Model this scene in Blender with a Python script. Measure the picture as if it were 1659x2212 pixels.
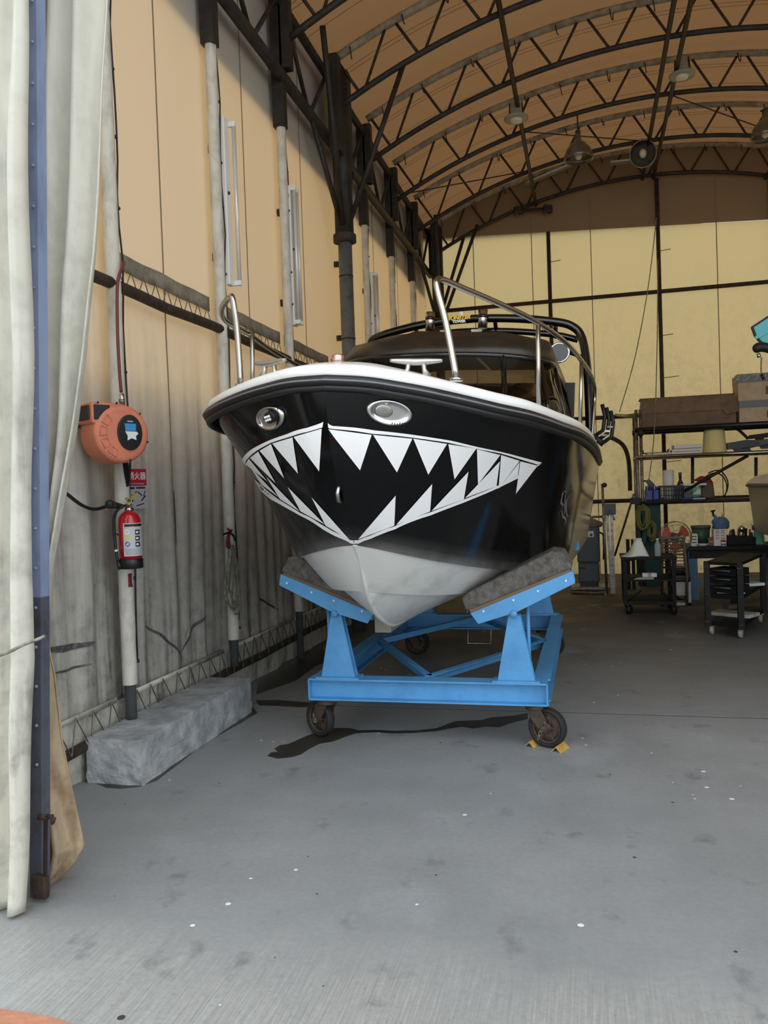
import bpy, bmesh, math, random
from mathutils import Vector, Matrix, noise
PI = math.pi
for o in list(bpy.data.objects): bpy.data.objects.remove(o, do_unlink=True)
C = bpy.context.scene.collection
RND = random.Random(7)

# ------------------------------------------------------------------ camera
FPX, IMW, IMH = 1760.0, 1659.0, 2212.0
YAW, PITCH, ROLL = math.radians(14.07), math.radians(-1.29), math.radians(-2.02)
EYE = Vector((0, 0, 1.55))
_f = Vector((-math.sin(YAW)*math.cos(PITCH), math.cos(YAW)*math.cos(PITCH), math.sin(PITCH)))
_r0 = Vector((math.cos(YAW), math.sin(YAW), 0)); _u0 = _r0.cross(_f)
_r = _r0*math.cos(ROLL) + _u0*math.sin(ROLL); _u = _u0*math.cos(ROLL) - _r0*math.sin(ROLL)
cam = bpy.data.cameras.new('camera'); cam.sensor_fit = 'VERTICAL'; cam.sensor_height = 24
cam.lens = FPX/IMH*24; cam.clip_end = 300; cam.clip_start = 0.05
camo = bpy.data.objects.new('camera', cam); C.objects.link(camo)
camo.matrix_world = Matrix(((_r.x, _u.x, -_f.x, EYE.x), (_r.y, _u.y, -_f.y, EYE.y), (_r.z, _u.z, -_f.z, EYE.z), (0, 0, 0, 1)))
bpy.context.scene.camera = camo
def P(x, y, Y=None, X=None, Z=None):
    """world point of a measured photo position on the plane Y=, X= or Z="""
    d = _f + _r*((x-IMW/2)/FPX) + _u*((IMH/2-y)/FPX)
    if Y is not None: t = (Y-EYE.y)/d.y
    elif X is not None: t = (X-EYE.x)/d.x
    else: t = (Z-EYE.z)/d.z
    return EYE + d*t

# ------------------------------------------------------------------ light
w = bpy.data.worlds.new('sky'); bpy.context.scene.world = w; w.use_nodes = True
w.node_tree.nodes['Background'].inputs['Color'].default_value = (0.90, 0.96, 1.0, 1)
w.node_tree.nodes['Background'].inputs['Strength'].default_value = 2.35
vs = bpy.context.scene.view_settings
vs.view_transform = 'Standard'; vs.look = 'None'; vs.gamma = 1.0; vs.exposure = 0.0
vs.use_curve_mapping = False

# ------------------------------------------------------------------ colour and material
def lin(c): return c/12.92 if c <= 0.04045 else ((c+0.055)/1.055)**2.4
def rgb(r, g, b): return (lin(r/255), lin(g/255), lin(b/255), 1)
MATS = {}
def nd(nt, t, loc=None, **kw):
    n = nt.nodes.new(t)
    for k, v in kw.items():
        if k in n.inputs: n.inputs[k].default_value = v
        else: setattr(n, k, v)
    return n
def mat(name, col, rough=0.6, metal=0.0, col2=None, scale=8.0, detail=5.0, lo=0.35, hi=0.65, bump=0.0, bscale=60.0, coat=0.0, stretch=(1, 1, 1), spec=0.5, alpha=1.0, trans=0.0):
    m = bpy.data.materials.new(name); m.use_nodes = True; nt = m.node_tree; b = nt.nodes['Principled BSDF']
    b.inputs['Base Color'].default_value = col; b.inputs['Roughness'].default_value = rough; b.inputs['Metallic'].default_value = metal
    b.inputs['Coat Weight'].default_value = coat; b.inputs['Coat Roughness'].default_value = 0.04
    b.inputs['Specular IOR Level'].default_value = spec; b.inputs['Alpha'].default_value = alpha; b.inputs['Transmission Weight'].default_value = trans
    L = nt.links
    if col2 is not None or bump:
        tc = nd(nt, 'ShaderNodeTexCoord'); mp = nd(nt, 'ShaderNodeMapping'); mp.inputs['Scale'].default_value = stretch
        L.new(tc.outputs['Object'], mp.inputs['Vector'])
    if col2 is not None:
        n = nd(nt, 'ShaderNodeTexNoise', Scale=scale, Detail=detail, Roughness=0.65); L.new(mp.outputs[0], n.inputs['Vector'])
        r = nd(nt, 'ShaderNodeMapRange'); r.inputs['From Min'].default_value = lo; r.inputs['From Max'].default_value = hi; L.new(n.outputs['Fac'], r.inputs['Value'])
        mx = nd(nt, 'ShaderNodeMix', data_type='RGBA'); mx.inputs[6].default_value = col; mx.inputs[7].default_value = col2
        L.new(r.outputs[0], mx.inputs[0]); L.new(mx.outputs[2], b.inputs['Base Color'])
    if bump:
        n2 = nd(nt, 'ShaderNodeTexNoise', Scale=bscale, Detail=4.0); L.new(mp.outputs[0], n2.inputs['Vector'])
        bp = nd(nt, 'ShaderNodeBump', Strength=bump, Distance=0.01); L.new(n2.outputs['Fac'], bp.inputs['Height']); L.new(bp.outputs[0], b.inputs['Normal'])
    MATS[name] = m
    return m

def fabric(name, col, dirt, tcol, tw, streak_lo=0.45, streak_hi=0.75, zfade=(0.2, 2.6), dirtmax=0.85, base_dirt=0.0, streak=(1, 6, .35), top_pale=None):
    """coated tarpaulin: diffuse front plus diffuse transmission, grime streaks that thin out upwards"""
    m = bpy.data.materials.new(name); m.use_nodes = True; nt = m.node_tree; L = nt.links
    b = nt.nodes['Principled BSDF']; b.inputs['Roughness'].default_value = 0.7; b.inputs['Specular IOR Level'].default_value = 0.25
    geo = nd(nt, 'ShaderNodeNewGeometry'); sp = nd(nt, 'ShaderNodeSeparateXYZ'); L.new(geo.outputs['Position'], sp.inputs[0])
    mp = nd(nt, 'ShaderNodeMapping'); mp.inputs['Scale'].default_value = streak; L.new(geo.outputs['Position'], mp.inputs['Vector'])
    n1 = nd(nt, 'ShaderNodeTexNoise', Scale=1.6, Detail=4.0, Roughness=0.62); L.new(mp.outputs[0], n1.inputs['Vector'])
    r1 = nd(nt, 'ShaderNodeMapRange'); r1.inputs['From Min'].default_value = streak_lo; r1.inputs['From Max'].default_value = streak_hi; L.new(n1.outputs['Fac'], r1.inputs['Value'])
    rz = nd(nt, 'ShaderNodeMapRange'); rz.inputs['From Min'].default_value = zfade[1]; rz.inputs['From Max'].default_value = zfade[0]; L.new(sp.outputs['Z'], rz.inputs['Value'])
    mul = nd(nt, 'ShaderNodeMath', operation='MULTIPLY'); L.new(r1.outputs[0], mul.inputs[0]); L.new(rz.outputs[0], mul.inputs[1])
    n2 = nd(nt, 'ShaderNodeTexNoise', Scale=9.0, Detail=3.0, Roughness=0.7); L.new(geo.outputs['Position'], n2.inputs['Vector'])
    r2 = nd(nt, 'ShaderNodeMapRange'); r2.inputs['From Min'].default_value = 0.45; r2.inputs['From Max'].default_value = 0.8; r2.inputs['To Max'].default_value = 0.5; L.new(n2.outputs['Fac'], r2.inputs['Value'])
    m2 = nd(nt, 'ShaderNodeMath', operation='MULTIPLY'); L.new(r2.outputs[0], m2.inputs[0]); L.new(rz.outputs[0], m2.inputs[1])
    ad = nd(nt, 'ShaderNodeMath', operation='MULTIPLY_ADD'); L.new(mul.outputs[0], ad.inputs[0]); ad.inputs[1].default_value = dirtmax; L.new(m2.outputs[0], ad.inputs[2])
    ad2 = nd(nt, 'ShaderNodeMath', operation='ADD', use_clamp=True); L.new(ad.outputs[0], ad2.inputs[0]); ad2.inputs[1].default_value = base_dirt
    mx = nd(nt, 'ShaderNodeMix', data_type='RGBA'); mx.inputs[6].default_value = col; mx.inputs[7].default_value = dirt; L.new(ad2.outputs[0], mx.inputs[0])
    L.new(mx.outputs[2], b.inputs['Base Color'])
    tx = nd(nt, 'ShaderNodeMix', data_type='RGBA'); tx.inputs[6].default_value = tcol; tx.inputs[7].default_value = dirt; L.new(ad2.outputs[0], tx.inputs[0])
    tr = nd(nt, 'ShaderNodeBsdfTranslucent'); L.new(tx.outputs[2], tr.inputs['Color'])
    ms = nd(nt, 'ShaderNodeMixShader'); ms.inputs[0].default_value = tw; L.new(b.outputs[0], ms.inputs[1]); L.new(tr.outputs[0], ms.inputs[2])
    L.new(ms.outputs[0], nt.nodes['Material Output'].inputs['Surface'])
    MATS[name] = m
    return m

# ------------------------------------------------------------------ mesh helper
INV = {}
class B:
    def __init__(s): s.v = []; s.f = []; s.sm = []
    def add(s, vs, fs, smooth=False):
        k = len(s.v); s.v += [tuple(v) for v in vs]; s.f += [tuple(i+k for i in f) for f in fs]; s.sm += [smooth]*len(fs); return s
    def box(s, c, d, M=None):
        cx, cy, cz = c; a, b, h = d[0]/2, d[1]/2, d[2]/2
        vs = [Vector((cx+i*a, cy+j*b, cz+k*h)) for k in (-1, 1) for j in (-1, 1) for i in (-1, 1)]
        if M is not None: vs = [M @ v for v in vs]
        return s.add(vs, [(0, 2, 3, 1), (4, 5, 7, 6), (0, 1, 5, 4), (2, 6, 7, 3), (0, 4, 6, 2), (1, 3, 7, 5)])
    def bb(s, x0, x1, y0, y1, z0, z1, M=None): return s.box(((x0+x1)/2, (y0+y1)/2, (z0+z1)/2), (x1-x0, y1-y0, z1-z0), M)
    def tube(s, pts, r, n=8, close=False, caps=True):
        pts = [Vector(p) for p in pts]; m = len(pts); rs = r if isinstance(r, (list, tuple)) else [r]*m
        T = []
        for i in range(m):
            if close: t = pts[(i+1) % m]-pts[i-1]
            else: t = pts[min(i+1, m-1)]-pts[max(i-1, 0)]
            T.append(t.normalized() if t.length > 1e-9 else Vector((0, 0, 1)))
        a = Vector((0, 0, 1)) if abs(T[0].z) < 0.9 else Vector((1, 0, 0))
        nrm = (a-T[0]*a.dot(T[0])).normalized(); vs = []
        for i in range(m):
            nrm = nrm-T[i]*nrm.dot(T[i])
            nrm = nrm.normalized() if nrm.length > 1e-6 else T[i].orthogonal().normalized()
            bn = T[i].cross(nrm)
            for k in range(n):
                th = 2*PI*k/n; vs.append(pts[i]+(nrm*math.cos(th)+bn*math.sin(th))*rs[i])
        fs = []
        for i in range(m if close else m-1):
            j = (i+1) % m
            for k in range(n): fs.append((i*n+k, i*n+(k+1) % n, j*n+(k+1) % n, j*n+k))
        s.add(vs, fs, True)
        if caps and not close:
            k = len(s.v)-m*n
            s.f += [tuple(k+i for i in reversed(range(n))), tuple(k+(m-1)*n+i for i in range(n))]; s.sm += [False, False]
        return s
    def lathe(s, prof, c=(0, 0, 0), n=20, M=None, smooth=True):
        """prof: (radius, height) pairs turned about z at c"""
        vs = []; m = len(prof)
        for r, h in prof:
            for k in range(n):
                th = 2*PI*k/n; v = Vector((c[0]+r*math.cos(th), c[1]+r*math.sin(th), c[2]+h))
                vs.append(M @ v if M is not None else v)
        fs = [(i*n+k, i*n+(k+1) % n, (i+1)*n+(k+1) % n, (i+1)*n+k) for i in range(m-1) for k in range(n)]
        s.add(vs, fs, smooth)
        k = len(s.v)-m*n
        if prof[0] == prof[-1]: return s
        if prof[0][0] > 1e-4: s.f.append(tuple(k+i for i in reversed(range(n)))); s.sm.append(False)
        if prof[-1][0] > 1e-4: s.f.append(tuple(k+(m-1)*n+i for i in range(n))); s.sm.append(False)
        return s
    def prism(s, poly, d, M=None):
        """poly: 3d points in order, extruded by the vector d"""
        d = Vector(d); a = [Vector(p) for p in poly]; n = len(a); vs = a+[p+d for p in a]
        if M is not None: vs = [M @ v for v in vs]
        return s.add(vs, [tuple(reversed(range(n))), tuple(range(n, 2*n))]+[(i, (i+1) % n, n+(i+1) % n, n+i) for i in range(n)])
    def grid(s, rows, smooth=True, closeu=False):
        m, n = len(rows), len(rows[0]); vs = [p for r in rows for p in r]
        fs = [(i*n+k, i*n+(k+1) % n, (i+1)*n+(k+1) % n, (i+1)*n+k) for i in range(m-1) for k in range(n if closeu else n-1)]
        return s.add(vs, fs, smooth)
    def ball(s, c, r, n=12, m=8, sc=(1, 1, 1)):
        return s.lathe([(max(1e-5, r*math.sin(PI*i/m))*1.0, -r*math.cos(PI*i/m)) for i in range(m+1)], (0, 0, 0), n, Matrix.Translation(Vector(c)) @ Matrix.Diagonal((sc[0], sc[1], sc[2], 1)))
    def thick(s, t):
        s.solid = t; return s
    def make(s, name, m, parent=None, world=False, bevel=0.0, seg=2):
        vs = s.v
        if world and parent is not None and parent.name in INV:
            Mi = INV[parent.name]; vs = [tuple(Mi @ Vector(v)) for v in vs]
        me = bpy.data.meshes.new(name); me.from_pydata(vs, [], s.f); me.update()
        bm = bmesh.new(); bm.from_mesh(me); bmesh.ops.recalc_face_normals(bm, faces=bm.faces); bm.to_mesh(me); bm.free()
        for p, q in zip(me.polygons, s.sm): p.use_smooth = q
        me.materials.append(MATS[m] if isinstance(m, str) else m)
        o = bpy.data.objects.new(name, me); C.objects.link(o)
        if parent is not None: o.parent = parent
        if getattr(s, 'solid', 0):
            md = o.modifiers.new('thickness', 'SOLIDIFY'); md.thickness = s.solid; md.offset = 0
        if bevel:
            md = o.modifiers.new('bevel', 'BEVEL'); md.width = bevel; md.segments = seg; md.limit_method = 'ANGLE'; md.angle_limit = math.radians(40)
        return o
def tag(o, label=None, cat=None, group=None, kind=None):
    if label: o['label'] = label
    if cat: o['category'] = cat
    if group: o['group'] = group
    if kind: o['kind'] = kind
    return o
def thing(name, label, cat, loc=(0, 0, 0), rot=(0, 0, 0), group=None, kind=None, M=None):
    o = bpy.data.objects.new(name, None); C.objects.link(o); o.empty_display_size = 0.1
    if M is None:
        M = Matrix.LocRotScale(Vector(loc), Vector((0, 0, 0)).to_track_quat('Z', 'Y') if False else None, None)
        from mathutils import Euler
        M = Matrix.Translation(Vector(loc)) @ Euler(rot).to_matrix().to_4x4()
    o.matrix_world = M; INV[o.name] = M.inverted()
    return tag(o, label, cat, group, kind)
def copy_thing(src, loc, rot=(0, 0, 0), label=None, scale=None):
    r = src.copy(); C.objects.link(r); r.location = loc; r.rotation_euler = rot
    if scale: r.scale = scale
    if label: r['label'] = label
    for ch in list(src.children):
        c = ch.copy(); C.objects.link(c); c.parent = r
        for g in list(ch.children):
            d = g.copy(); C.objects.link(d); d.parent = c
    return r
def struct(o): o['kind'] = 'structure'; return o
def text(name, body, size, m, parent, M, depth=0.0006, align='CENTER', shear=0.0, bold=0.0):
    cu = bpy.data.curves.new(name, 'FONT'); cu.body = body; cu.size = size; cu.extrude = depth; cu.align_x = align; cu.align_y = 'CENTER'; cu.shear = shear; cu.offset = bold; cu.resolution_u = 3
    t = bpy.data.objects.new(name, cu); C.objects.link(t)
    dg = bpy.context.evaluated_depsgraph_get(); me = bpy.data.meshes.new_from_object(t.evaluated_get(dg))
    bpy.data.objects.remove(t, do_unlink=True); me.materials.clear(); me.materials.append(MATS[m])
    o = bpy.data.objects.new(name, me); C.objects.link(o); o.parent = parent; o.matrix_local = M
    return o
def frame(o, xdir, ydir):
    """matrix with the given origin, x and y directions"""
    x = Vector(xdir).normalized(); z = x.cross(Vector(ydir)).normalized(); y = z.cross(x)
    return Matrix(((x.x, y.x, z.x, o[0]), (x.y, y.y, z.y, o[1]), (x.z, y.z, z.z, o[2]), (0, 0, 0, 1)))
def arc(c, r, a0, a1, n, ax='xz', other=0.0):
    out = []
    for i in range(n+1):
        a = a0+(a1-a0)*i/n; p, q = c[0]+r*math.cos(a), c[1]+r*math.sin(a)
        out.append({'xz': (p, other, q), 'xy': (p, q, other), 'yz': (other, p, q)}[ax])
    return out
def smoothpts(pts, n=6):
    """Catmull-Rom through pts"""
    pts = [Vector(p) for p in pts]; out = []
    for i in range(len(pts)-1):
        p0 = pts[max(i-1, 0)]; p1 = pts[i]; p2 = pts[i+1]; p3 = pts[min(i+2, len(pts)-1)]
        for k in range(n):
            t = k/n
            out.append(0.5*((2*p1)+(p2-p0)*t+(2*p0-5*p1+4*p2-p3)*t*t+(3*p1-p0-3*p2+p3)*t**3))
    out.append(pts[-1]); return out
def interp(x, xs, ys):
    """monotone cubic interpolation"""
    n = len(xs)
    if x <= xs[0]: return ys[0]
    if x >= xs[-1]: return ys[-1]
    h = [xs[i+1]-xs[i] for i in range(n-1)]; d = [(ys[i+1]-ys[i])/h[i] for i in range(n-1)]
    m = [d[0]]+[0 if d[i-1]*d[i] <= 0 else 3*(h[i-1]+h[i])/((2*h[i]+h[i-1])/d[i-1]+(h[i]+2*h[i-1])/d[i]) for i in range(1, n-1)]+[d[-1]]
    for i in range(n-1):
        if x <= xs[i+1]:
            t = (x-xs[i])/h[i]
            return (2*t**3-3*t*t+1)*ys[i]+(t**3-2*t*t+t)*h[i]*m[i]+(-2*t**3+3*t*t)*ys[i+1]+(t**3-t*t)*h[i]*m[i+1]

# ------------------------------------------------------------------ materials
fabric('wall_fabric', rgb(206, 203, 195), rgb(58, 59, 58), rgb(236, 190, 126), 0.27, zfade=(0.2, 3.0))
fabric('roof_fabric', rgb(150, 126, 98), rgb(70, 60, 50), rgb(202, 148, 98), 0.10, zfade=(-9, -8))
fabric('back_fabric', rgb(206, 194, 158), rgb(92, 82, 62), rgb(228, 200, 140), 0.27, zfade=(0.0, 5.5), streak=(3, 1, .8), streak_lo=0.55, streak_hi=0.9, dirtmax=0.6)
fabric('gable_shade_fabric', rgb(146, 124, 96), rgb(80, 68, 54), rgb(150, 120, 85), 0.04, zfade=(-9, -8))  # shade of the upper gable mixed into the brown
fabric('flap_fabric', rgb(150, 140, 120), rgb(60, 58, 54), rgb(150, 120, 85), 0.3, zfade=(-9, -8))
fabric('curtain_fabric', rgb(222, 220, 208), rgb(72, 66, 58), rgb(225, 215, 190), 0.25, zfade=(0.0, 4.2), streak=(5, 5, .9), streak_lo=0.5, streak_hi=0.78, dirtmax=0.85)
fabric('stained_fabric', rgb(196, 178, 148), rgb(110, 76, 46), rgb(200, 180, 140), 0.2, zfade=(0.0, 1.6), streak=(6, 6, 1.5), streak_lo=0.35, streak_hi=0.7)
mat('sleeve', rgb(205, 202, 192), 0.65, col2=rgb(150, 146, 136), scale=10, lo=0.45, hi=0.8, bump=0.5, bscale=22, stretch=(1, 1, .5))
mat('dark_steel', rgb(58, 54, 50), 0.6, 0.3, col2=rgb(38, 33, 29), scale=9)
mat('rust_steel', rgb(72, 58, 48), 0.75, 0.2, col2=rgb(44, 38, 34), scale=14, bump=0.4, bscale=40)
mat('grey_steel', rgb(104, 108, 110), 0.5, 0.3, col2=rgb(72, 66, 60), scale=12, lo=0.5, hi=0.75)
mat('pale_pipe', rgb(168, 158, 138), 0.6, col2=rgb(120, 110, 94), scale=8)
mat('galv', rgb(150, 146, 138), 0.4, 0.7, col2=rgb(96, 90, 82), scale=14)
mat('rope', rgb(150, 146, 132), 0.9, col2=rgb(96, 92, 82), scale=30)
mat('black_rubber', rgb(22, 22, 23), 0.55)
mat('black_plastic', rgb(20, 20, 21), 0.4)
mat('blue_pole', rgb(138, 152, 186), 0.5, 0.1, col2=rgb(104, 114, 142), scale=7, lo=0.45, hi=0.75, stretch=(1, 1, .3), bump=.2)
mat('rusty_iron', rgb(70, 48, 38), 0.8, 0.1, col2=rgb(44, 34, 30), scale=20, bump=0.4)
mat('concrete_block', rgb(176, 179, 182), 0.9, col2=rgb(112, 115, 118), scale=7, lo=0.35, hi=0.75, bump=0.9, bscale=26)
mat('wet', rgb(44, 42, 38), 0.28, col2=rgb(58, 56, 51), scale=6)
mat('joint', rgb(30, 29, 27), 0.9)
mat('terracotta', rgb(190, 130, 100), 0.85, col2=rgb(170, 116, 90), scale=18, bump=0.3)
mat('hem_grey', rgb(150, 142, 128), .8, col2=rgb(116, 108, 96), scale=9)
mat('pole_dark', rgb(84, 88, 102), .55, .1, col2=rgb(58, 56, 58), scale=8, lo=.45, hi=.75)
mat('blocker', rgb(120, 116, 110), 0.9)  # opaque surface of the added light blockers
mat('white_paint', rgb(232, 232, 230), 0.4)
mat('tube_glass', rgb(214, 212, 206), 0.15, 0.2)
mat('chrome', rgb(205, 205, 205), 0.12, 1.0)
mat('alu', rgb(190, 188, 182), 0.32, 0.9)
mat('stainless', rgb(176, 174, 170), 0.2, 1.0)

# floor concrete: broom-marked outside, smooth and dirtier inside
m = bpy.data.materials.new('concrete'); m.use_nodes = True; nt = m.node_tree; L = nt.links; b = nt.nodes['Principled BSDF']; MATS['concrete'] = m
geo = nd(nt, 'ShaderNodeNewGeometry'); sp = nd(nt, 'ShaderNodeSeparateXYZ'); L.new(geo.outputs['Position'], sp.inputs[0])
def noi(scale, detail=6.0, rough=0.6, st=(1, 1, 1), off=(0, 0, 0)):
    mp = nd(nt, 'ShaderNodeMapping'); mp.inputs['Scale'].default_value = st; mp.inputs['Location'].default_value = off; L.new(geo.outputs['Position'], mp.inputs['Vector'])
    n = nd(nt, 'ShaderNodeTexNoise', Scale=scale, Detail=detail, Roughness=rough); L.new(mp.outputs[0], n.inputs['Vector']); return n.outputs['Fac']
def rng(src, a, b_, c=0.0, d=1.0):
    r = nd(nt, 'ShaderNodeMapRange'); L.new(src, r.inputs['Value'])
    for k, v in zip(('From Min', 'From Max', 'To Min', 'To Max'), (a, b_, c, d)): r.inputs[k].default_value = v
    return r.outputs[0]
def mixc(fac, a, b_):
    x = nd(nt, 'ShaderNodeMix', data_type='RGBA')
    for i, v in ((6, a), (7, b_)):
        if isinstance(v, tuple): x.inputs[i].default_value = v
        else: L.new(v, x.inputs[i])
    L.new(fac, x.inputs[0]); return x.outputs[2]
def mth(op, a, b_):
    x = nd(nt, 'ShaderNodeMath', operation=op)
    for i, v in ((0, a), (1, b_)):
        if isinstance(v, float): x.inputs[i].default_value = v
        else: L.new(v, x.inputs[i])
    return x.outputs[0]
inner = mixc(rng(noi(1.1), 0.3, 0.7), rgb(130, 132, 134), rgb(150, 152, 154))
broom = mixc(rng(noi(1.0, 4.0, 0.7, (130, 3.0, 1)), 0.32, 0.68), rgb(140, 140, 137), rgb(170, 170, 166))
pits = rng(noi(70.0, 2.0), 0.60, 0.70)
broom = mixc(mth('MULTIPLY', pits, 0.35), broom, rgb(100, 98, 94))
wob = mth('ADD', sp.outputs['Y'], mth('MULTIPLY', noi(1.7, 4.0), 0.9))
outside = rng(wob, 3.15, 2.75)
col = mixc(outside, inner, broom)
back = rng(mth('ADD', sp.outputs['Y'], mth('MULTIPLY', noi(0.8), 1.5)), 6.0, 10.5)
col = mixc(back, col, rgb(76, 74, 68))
col = mixc(mth('MULTIPLY', rng(noi(4.2, 5.0, 0.62, (1, .8, 1), (3, 1, 0)), 0.60, 0.72), 0.5), col, rgb(72, 74, 76))
col = mixc(mth('MULTIPLY', rng(noi(1.3, 5.0, 0.6, (1, .8, 1), (9, 4, 0)), 0.58, 0.76), 0.55), col, rgb(172, 174, 178))
col = mixc(mth('MULTIPLY', rng(noi(38.0, 4.0, 0.7), 0.35, 0.7), 0.22), col, rgb(96, 97, 98))
def dots(scale, radius, keep, off, clump=0.0):
    mp = nd(nt, 'ShaderNodeMapping'); mp.inputs['Location'].default_value = off; L.new(geo.outputs['Position'], mp.inputs['Vector'])
    v = nd(nt, 'ShaderNodeTexVoronoi', Scale=scale); L.new(mp.outputs[0], v.inputs['Vector'])
    sc = nd(nt, 'ShaderNodeSeparateColor'); L.new(v.outputs['Color'], sc.inputs[0])
    small = mth('LESS_THAN', v.outputs['Distance'], mth('MULTIPLY', sc.outputs[1], radius)); k = mth('LESS_THAN', sc.outputs[0], keep); return mth('MULTIPLY', mth('MULTIPLY', small, k), mth('GREATER_THAN', noi(1.3, 2.0, .5, (1, 1, 1), off), clump))
col = mixc(dots(13.0, 0.17, 0.35, (0, 0, 0), .54), col, rgb(225, 225, 222))
col = mixc(dots(3.1, 0.06, 0.22, (5, 2, 0)), col, rgb(52, 52, 52))
col = mixc(dots(14.0, 0.12, 0.05, (2, 7, 0)), col, rgb(60, 60, 58))
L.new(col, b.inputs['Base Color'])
L.new(rng(noi(2.0), 0.3, 0.7, 0.5, 0.75), b.inputs['Roughness'])
bp = nd(nt, 'ShaderNodeBump', Strength=0.35, Distance=0.006)
hb = mth('MULTIPLY', noi(1.0, 4.0, 0.7, (150, 4.0, 1)), outside); L.new(mth('ADD', hb, mth('MULTIPLY', noi(90.0, 3.0), 0.25)), bp.inputs['Height']); L.new(bp.outputs[0], b.inputs['Normal'])

# ================================================================== SHELL
XL, XR, YF, YB = -2.80, 5.05, 2.75, 14.85
CX = 1.12
PY = [4.35+1.48*k for k in range(8)]                       # post lines along the wall
ORD = ['first', 'second', 'third', 'fourth', 'fifth', 'sixth', 'seventh', 'eighth', 'ninth', 'tenth']
def roof_z(x, dz=0.0): return -1.15+math.sqrt(8.4**2-(x-CX)**2)+dz         # upper chord
def low_z(x): return -0.80+math.sqrt(7.6**2-(x-CX)**2)                     # lower chord

fl = struct(B().bb(-30, 30, -30, YB+6, -0.3, -0.002).make('floor', 'joint'))
B().bb(-30, 30, -30, 5.695, -0.002, 0).make('slab', 'concrete', fl)
B().bb(-30, 30, 5.715, YB+6, -0.002, 0).make('slab', 'concrete', fl)
# painted terracotta corner of the yard
pts = [P(-260, 2128, Z=0), P(0, 2181, Z=0), P(70, 2192, Z=0), P(130, 2204, Z=0), P(175, 2222, Z=0), P(215, 2252, Z=0), P(230, 2400, Z=0), P(-400, 2400, Z=0)]
tag(B().prism([(p.x, p.y, 0) for p in pts], (0, 0, 0.004)).make('paint_patch', 'terracotta'), 'faded terracotta painted patch on the ground at the bottom corner', 'ground marking')

def wet(name, pix, label):
    pts = [P(x, y, Z=0) for x, y in pix]
    o = B().prism([(p.x, p.y, 0.0004) for p in pts], (0, 0, 0.0012)).make(name, 'wet'); tag(o, label, 'puddle', 'wet patches on the floor'); return o
wet('dark_film', [(578, 1633), (585, 1626), (600, 1624), (593, 1618), (604, 1610), (622, 1608), (640, 1600), (662, 1590), (690, 1580), (722, 1573), (757, 1573), (775, 1578), (815, 1577), (850, 1579), (900, 1578), (945, 1573), (965, 1565), (985, 1558), (1010, 1557), (1040, 1556), (1062, 1550), (1085, 1548), (1110, 1546), (1140, 1541), (1140, 1553), (1100, 1563), (1080, 1571), (1050, 1570), (1020, 1574), (1000, 1570), (975, 1573), (940, 1580), (900, 1583), (850, 1585), (810, 1582), (770, 1584), (745, 1592), (720, 1602), (690, 1607), (668, 1618), (650, 1630), (630, 1636), (600, 1639)], 'long dark trickle of water across the floor below the front casters')
wet('dark_film', [(200, 1690), (230, 1702), (262, 1704), (300, 1700), (340, 1686), (362, 1668), (390, 1648), (420, 1622), (470, 1590), (520, 1562), (556, 1540), (548, 1530), (500, 1545), (420, 1600), (330, 1650), (240, 1660), (190, 1670)], 'dark edge on the floor along the concrete block')  # dark glossy strip along the foot of the block
wet('dark_film', [(553, 1500), (600, 1484), (640, 1470), (680, 1440), (720, 1425), (690, 1400), (620, 1440), (560, 1470)], 'dark damp patch on the floor under the wall beside the cradle')
wet('dark_film', [(552, 1513), (600, 1512), (640, 1516), (690, 1519), (700, 1527), (650, 1528), (600, 1525), (560, 1524)], 'thin damp streak on the floor joint behind the caster')

# ---- left wall membrane: taut above the rail, rippled below
def ripple(y, z):
    a = max(0.0, min(1.0, (2.75-z)/1.3))
    k = abs((y-PY[0]) % 1.48-0.74)/0.74
    return 0.035*a*(0.25+0.75*math.sin(PI*min(1, (1-k)*1.2)/1.2))*(math.sin(y*31+0.6*math.sin(z*1.3))*0.5+math.sin(y*13.7+z*.5+1.1)*0.5+noise.noise(Vector((y*5, z*.8, 0)))*0.9)
ys = [YF+i*0.035 for i in range(int((YB-YF)/0.035)+3)]
zs = [0.34+0.12*i for i in range(20)]+[2.72+0.45*i for i in range(8)]+[6.34]
wl = struct(B().grid([[(XL+ripple(y, z), y, z) for y in ys] for z in zs]).make('wall_left', 'wall_fabric'))
for k in range(-1, 7):                                      # weld seams of the membrane, one mid bay
    y = PY[0]+1.48*k+0.78
    B().grid([[(XL+ripple(y+dy, z)+0.004, y+dy, z) for dy in (0, .012)] for z in zs]).thick(.003).make('seam', 'flap_fabric', wl)
B().grid([[(XL+0.01+0.05*noise.noise(Vector((y*3, z*5, 3)))*(1-z/.34), y, z) for y in ys] for z in (0.0, .08, .16, .25, .36)]).make('skirt', 'curtain_fabric', wl)
B().grid([[(XL-0.06, y, z) for y in (YF, YB)] for z in (5.12, 6.4)]).make('eave_blocker', 'blocker', wl)  # opaque strip added outside to dim the wall under the eave
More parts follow.
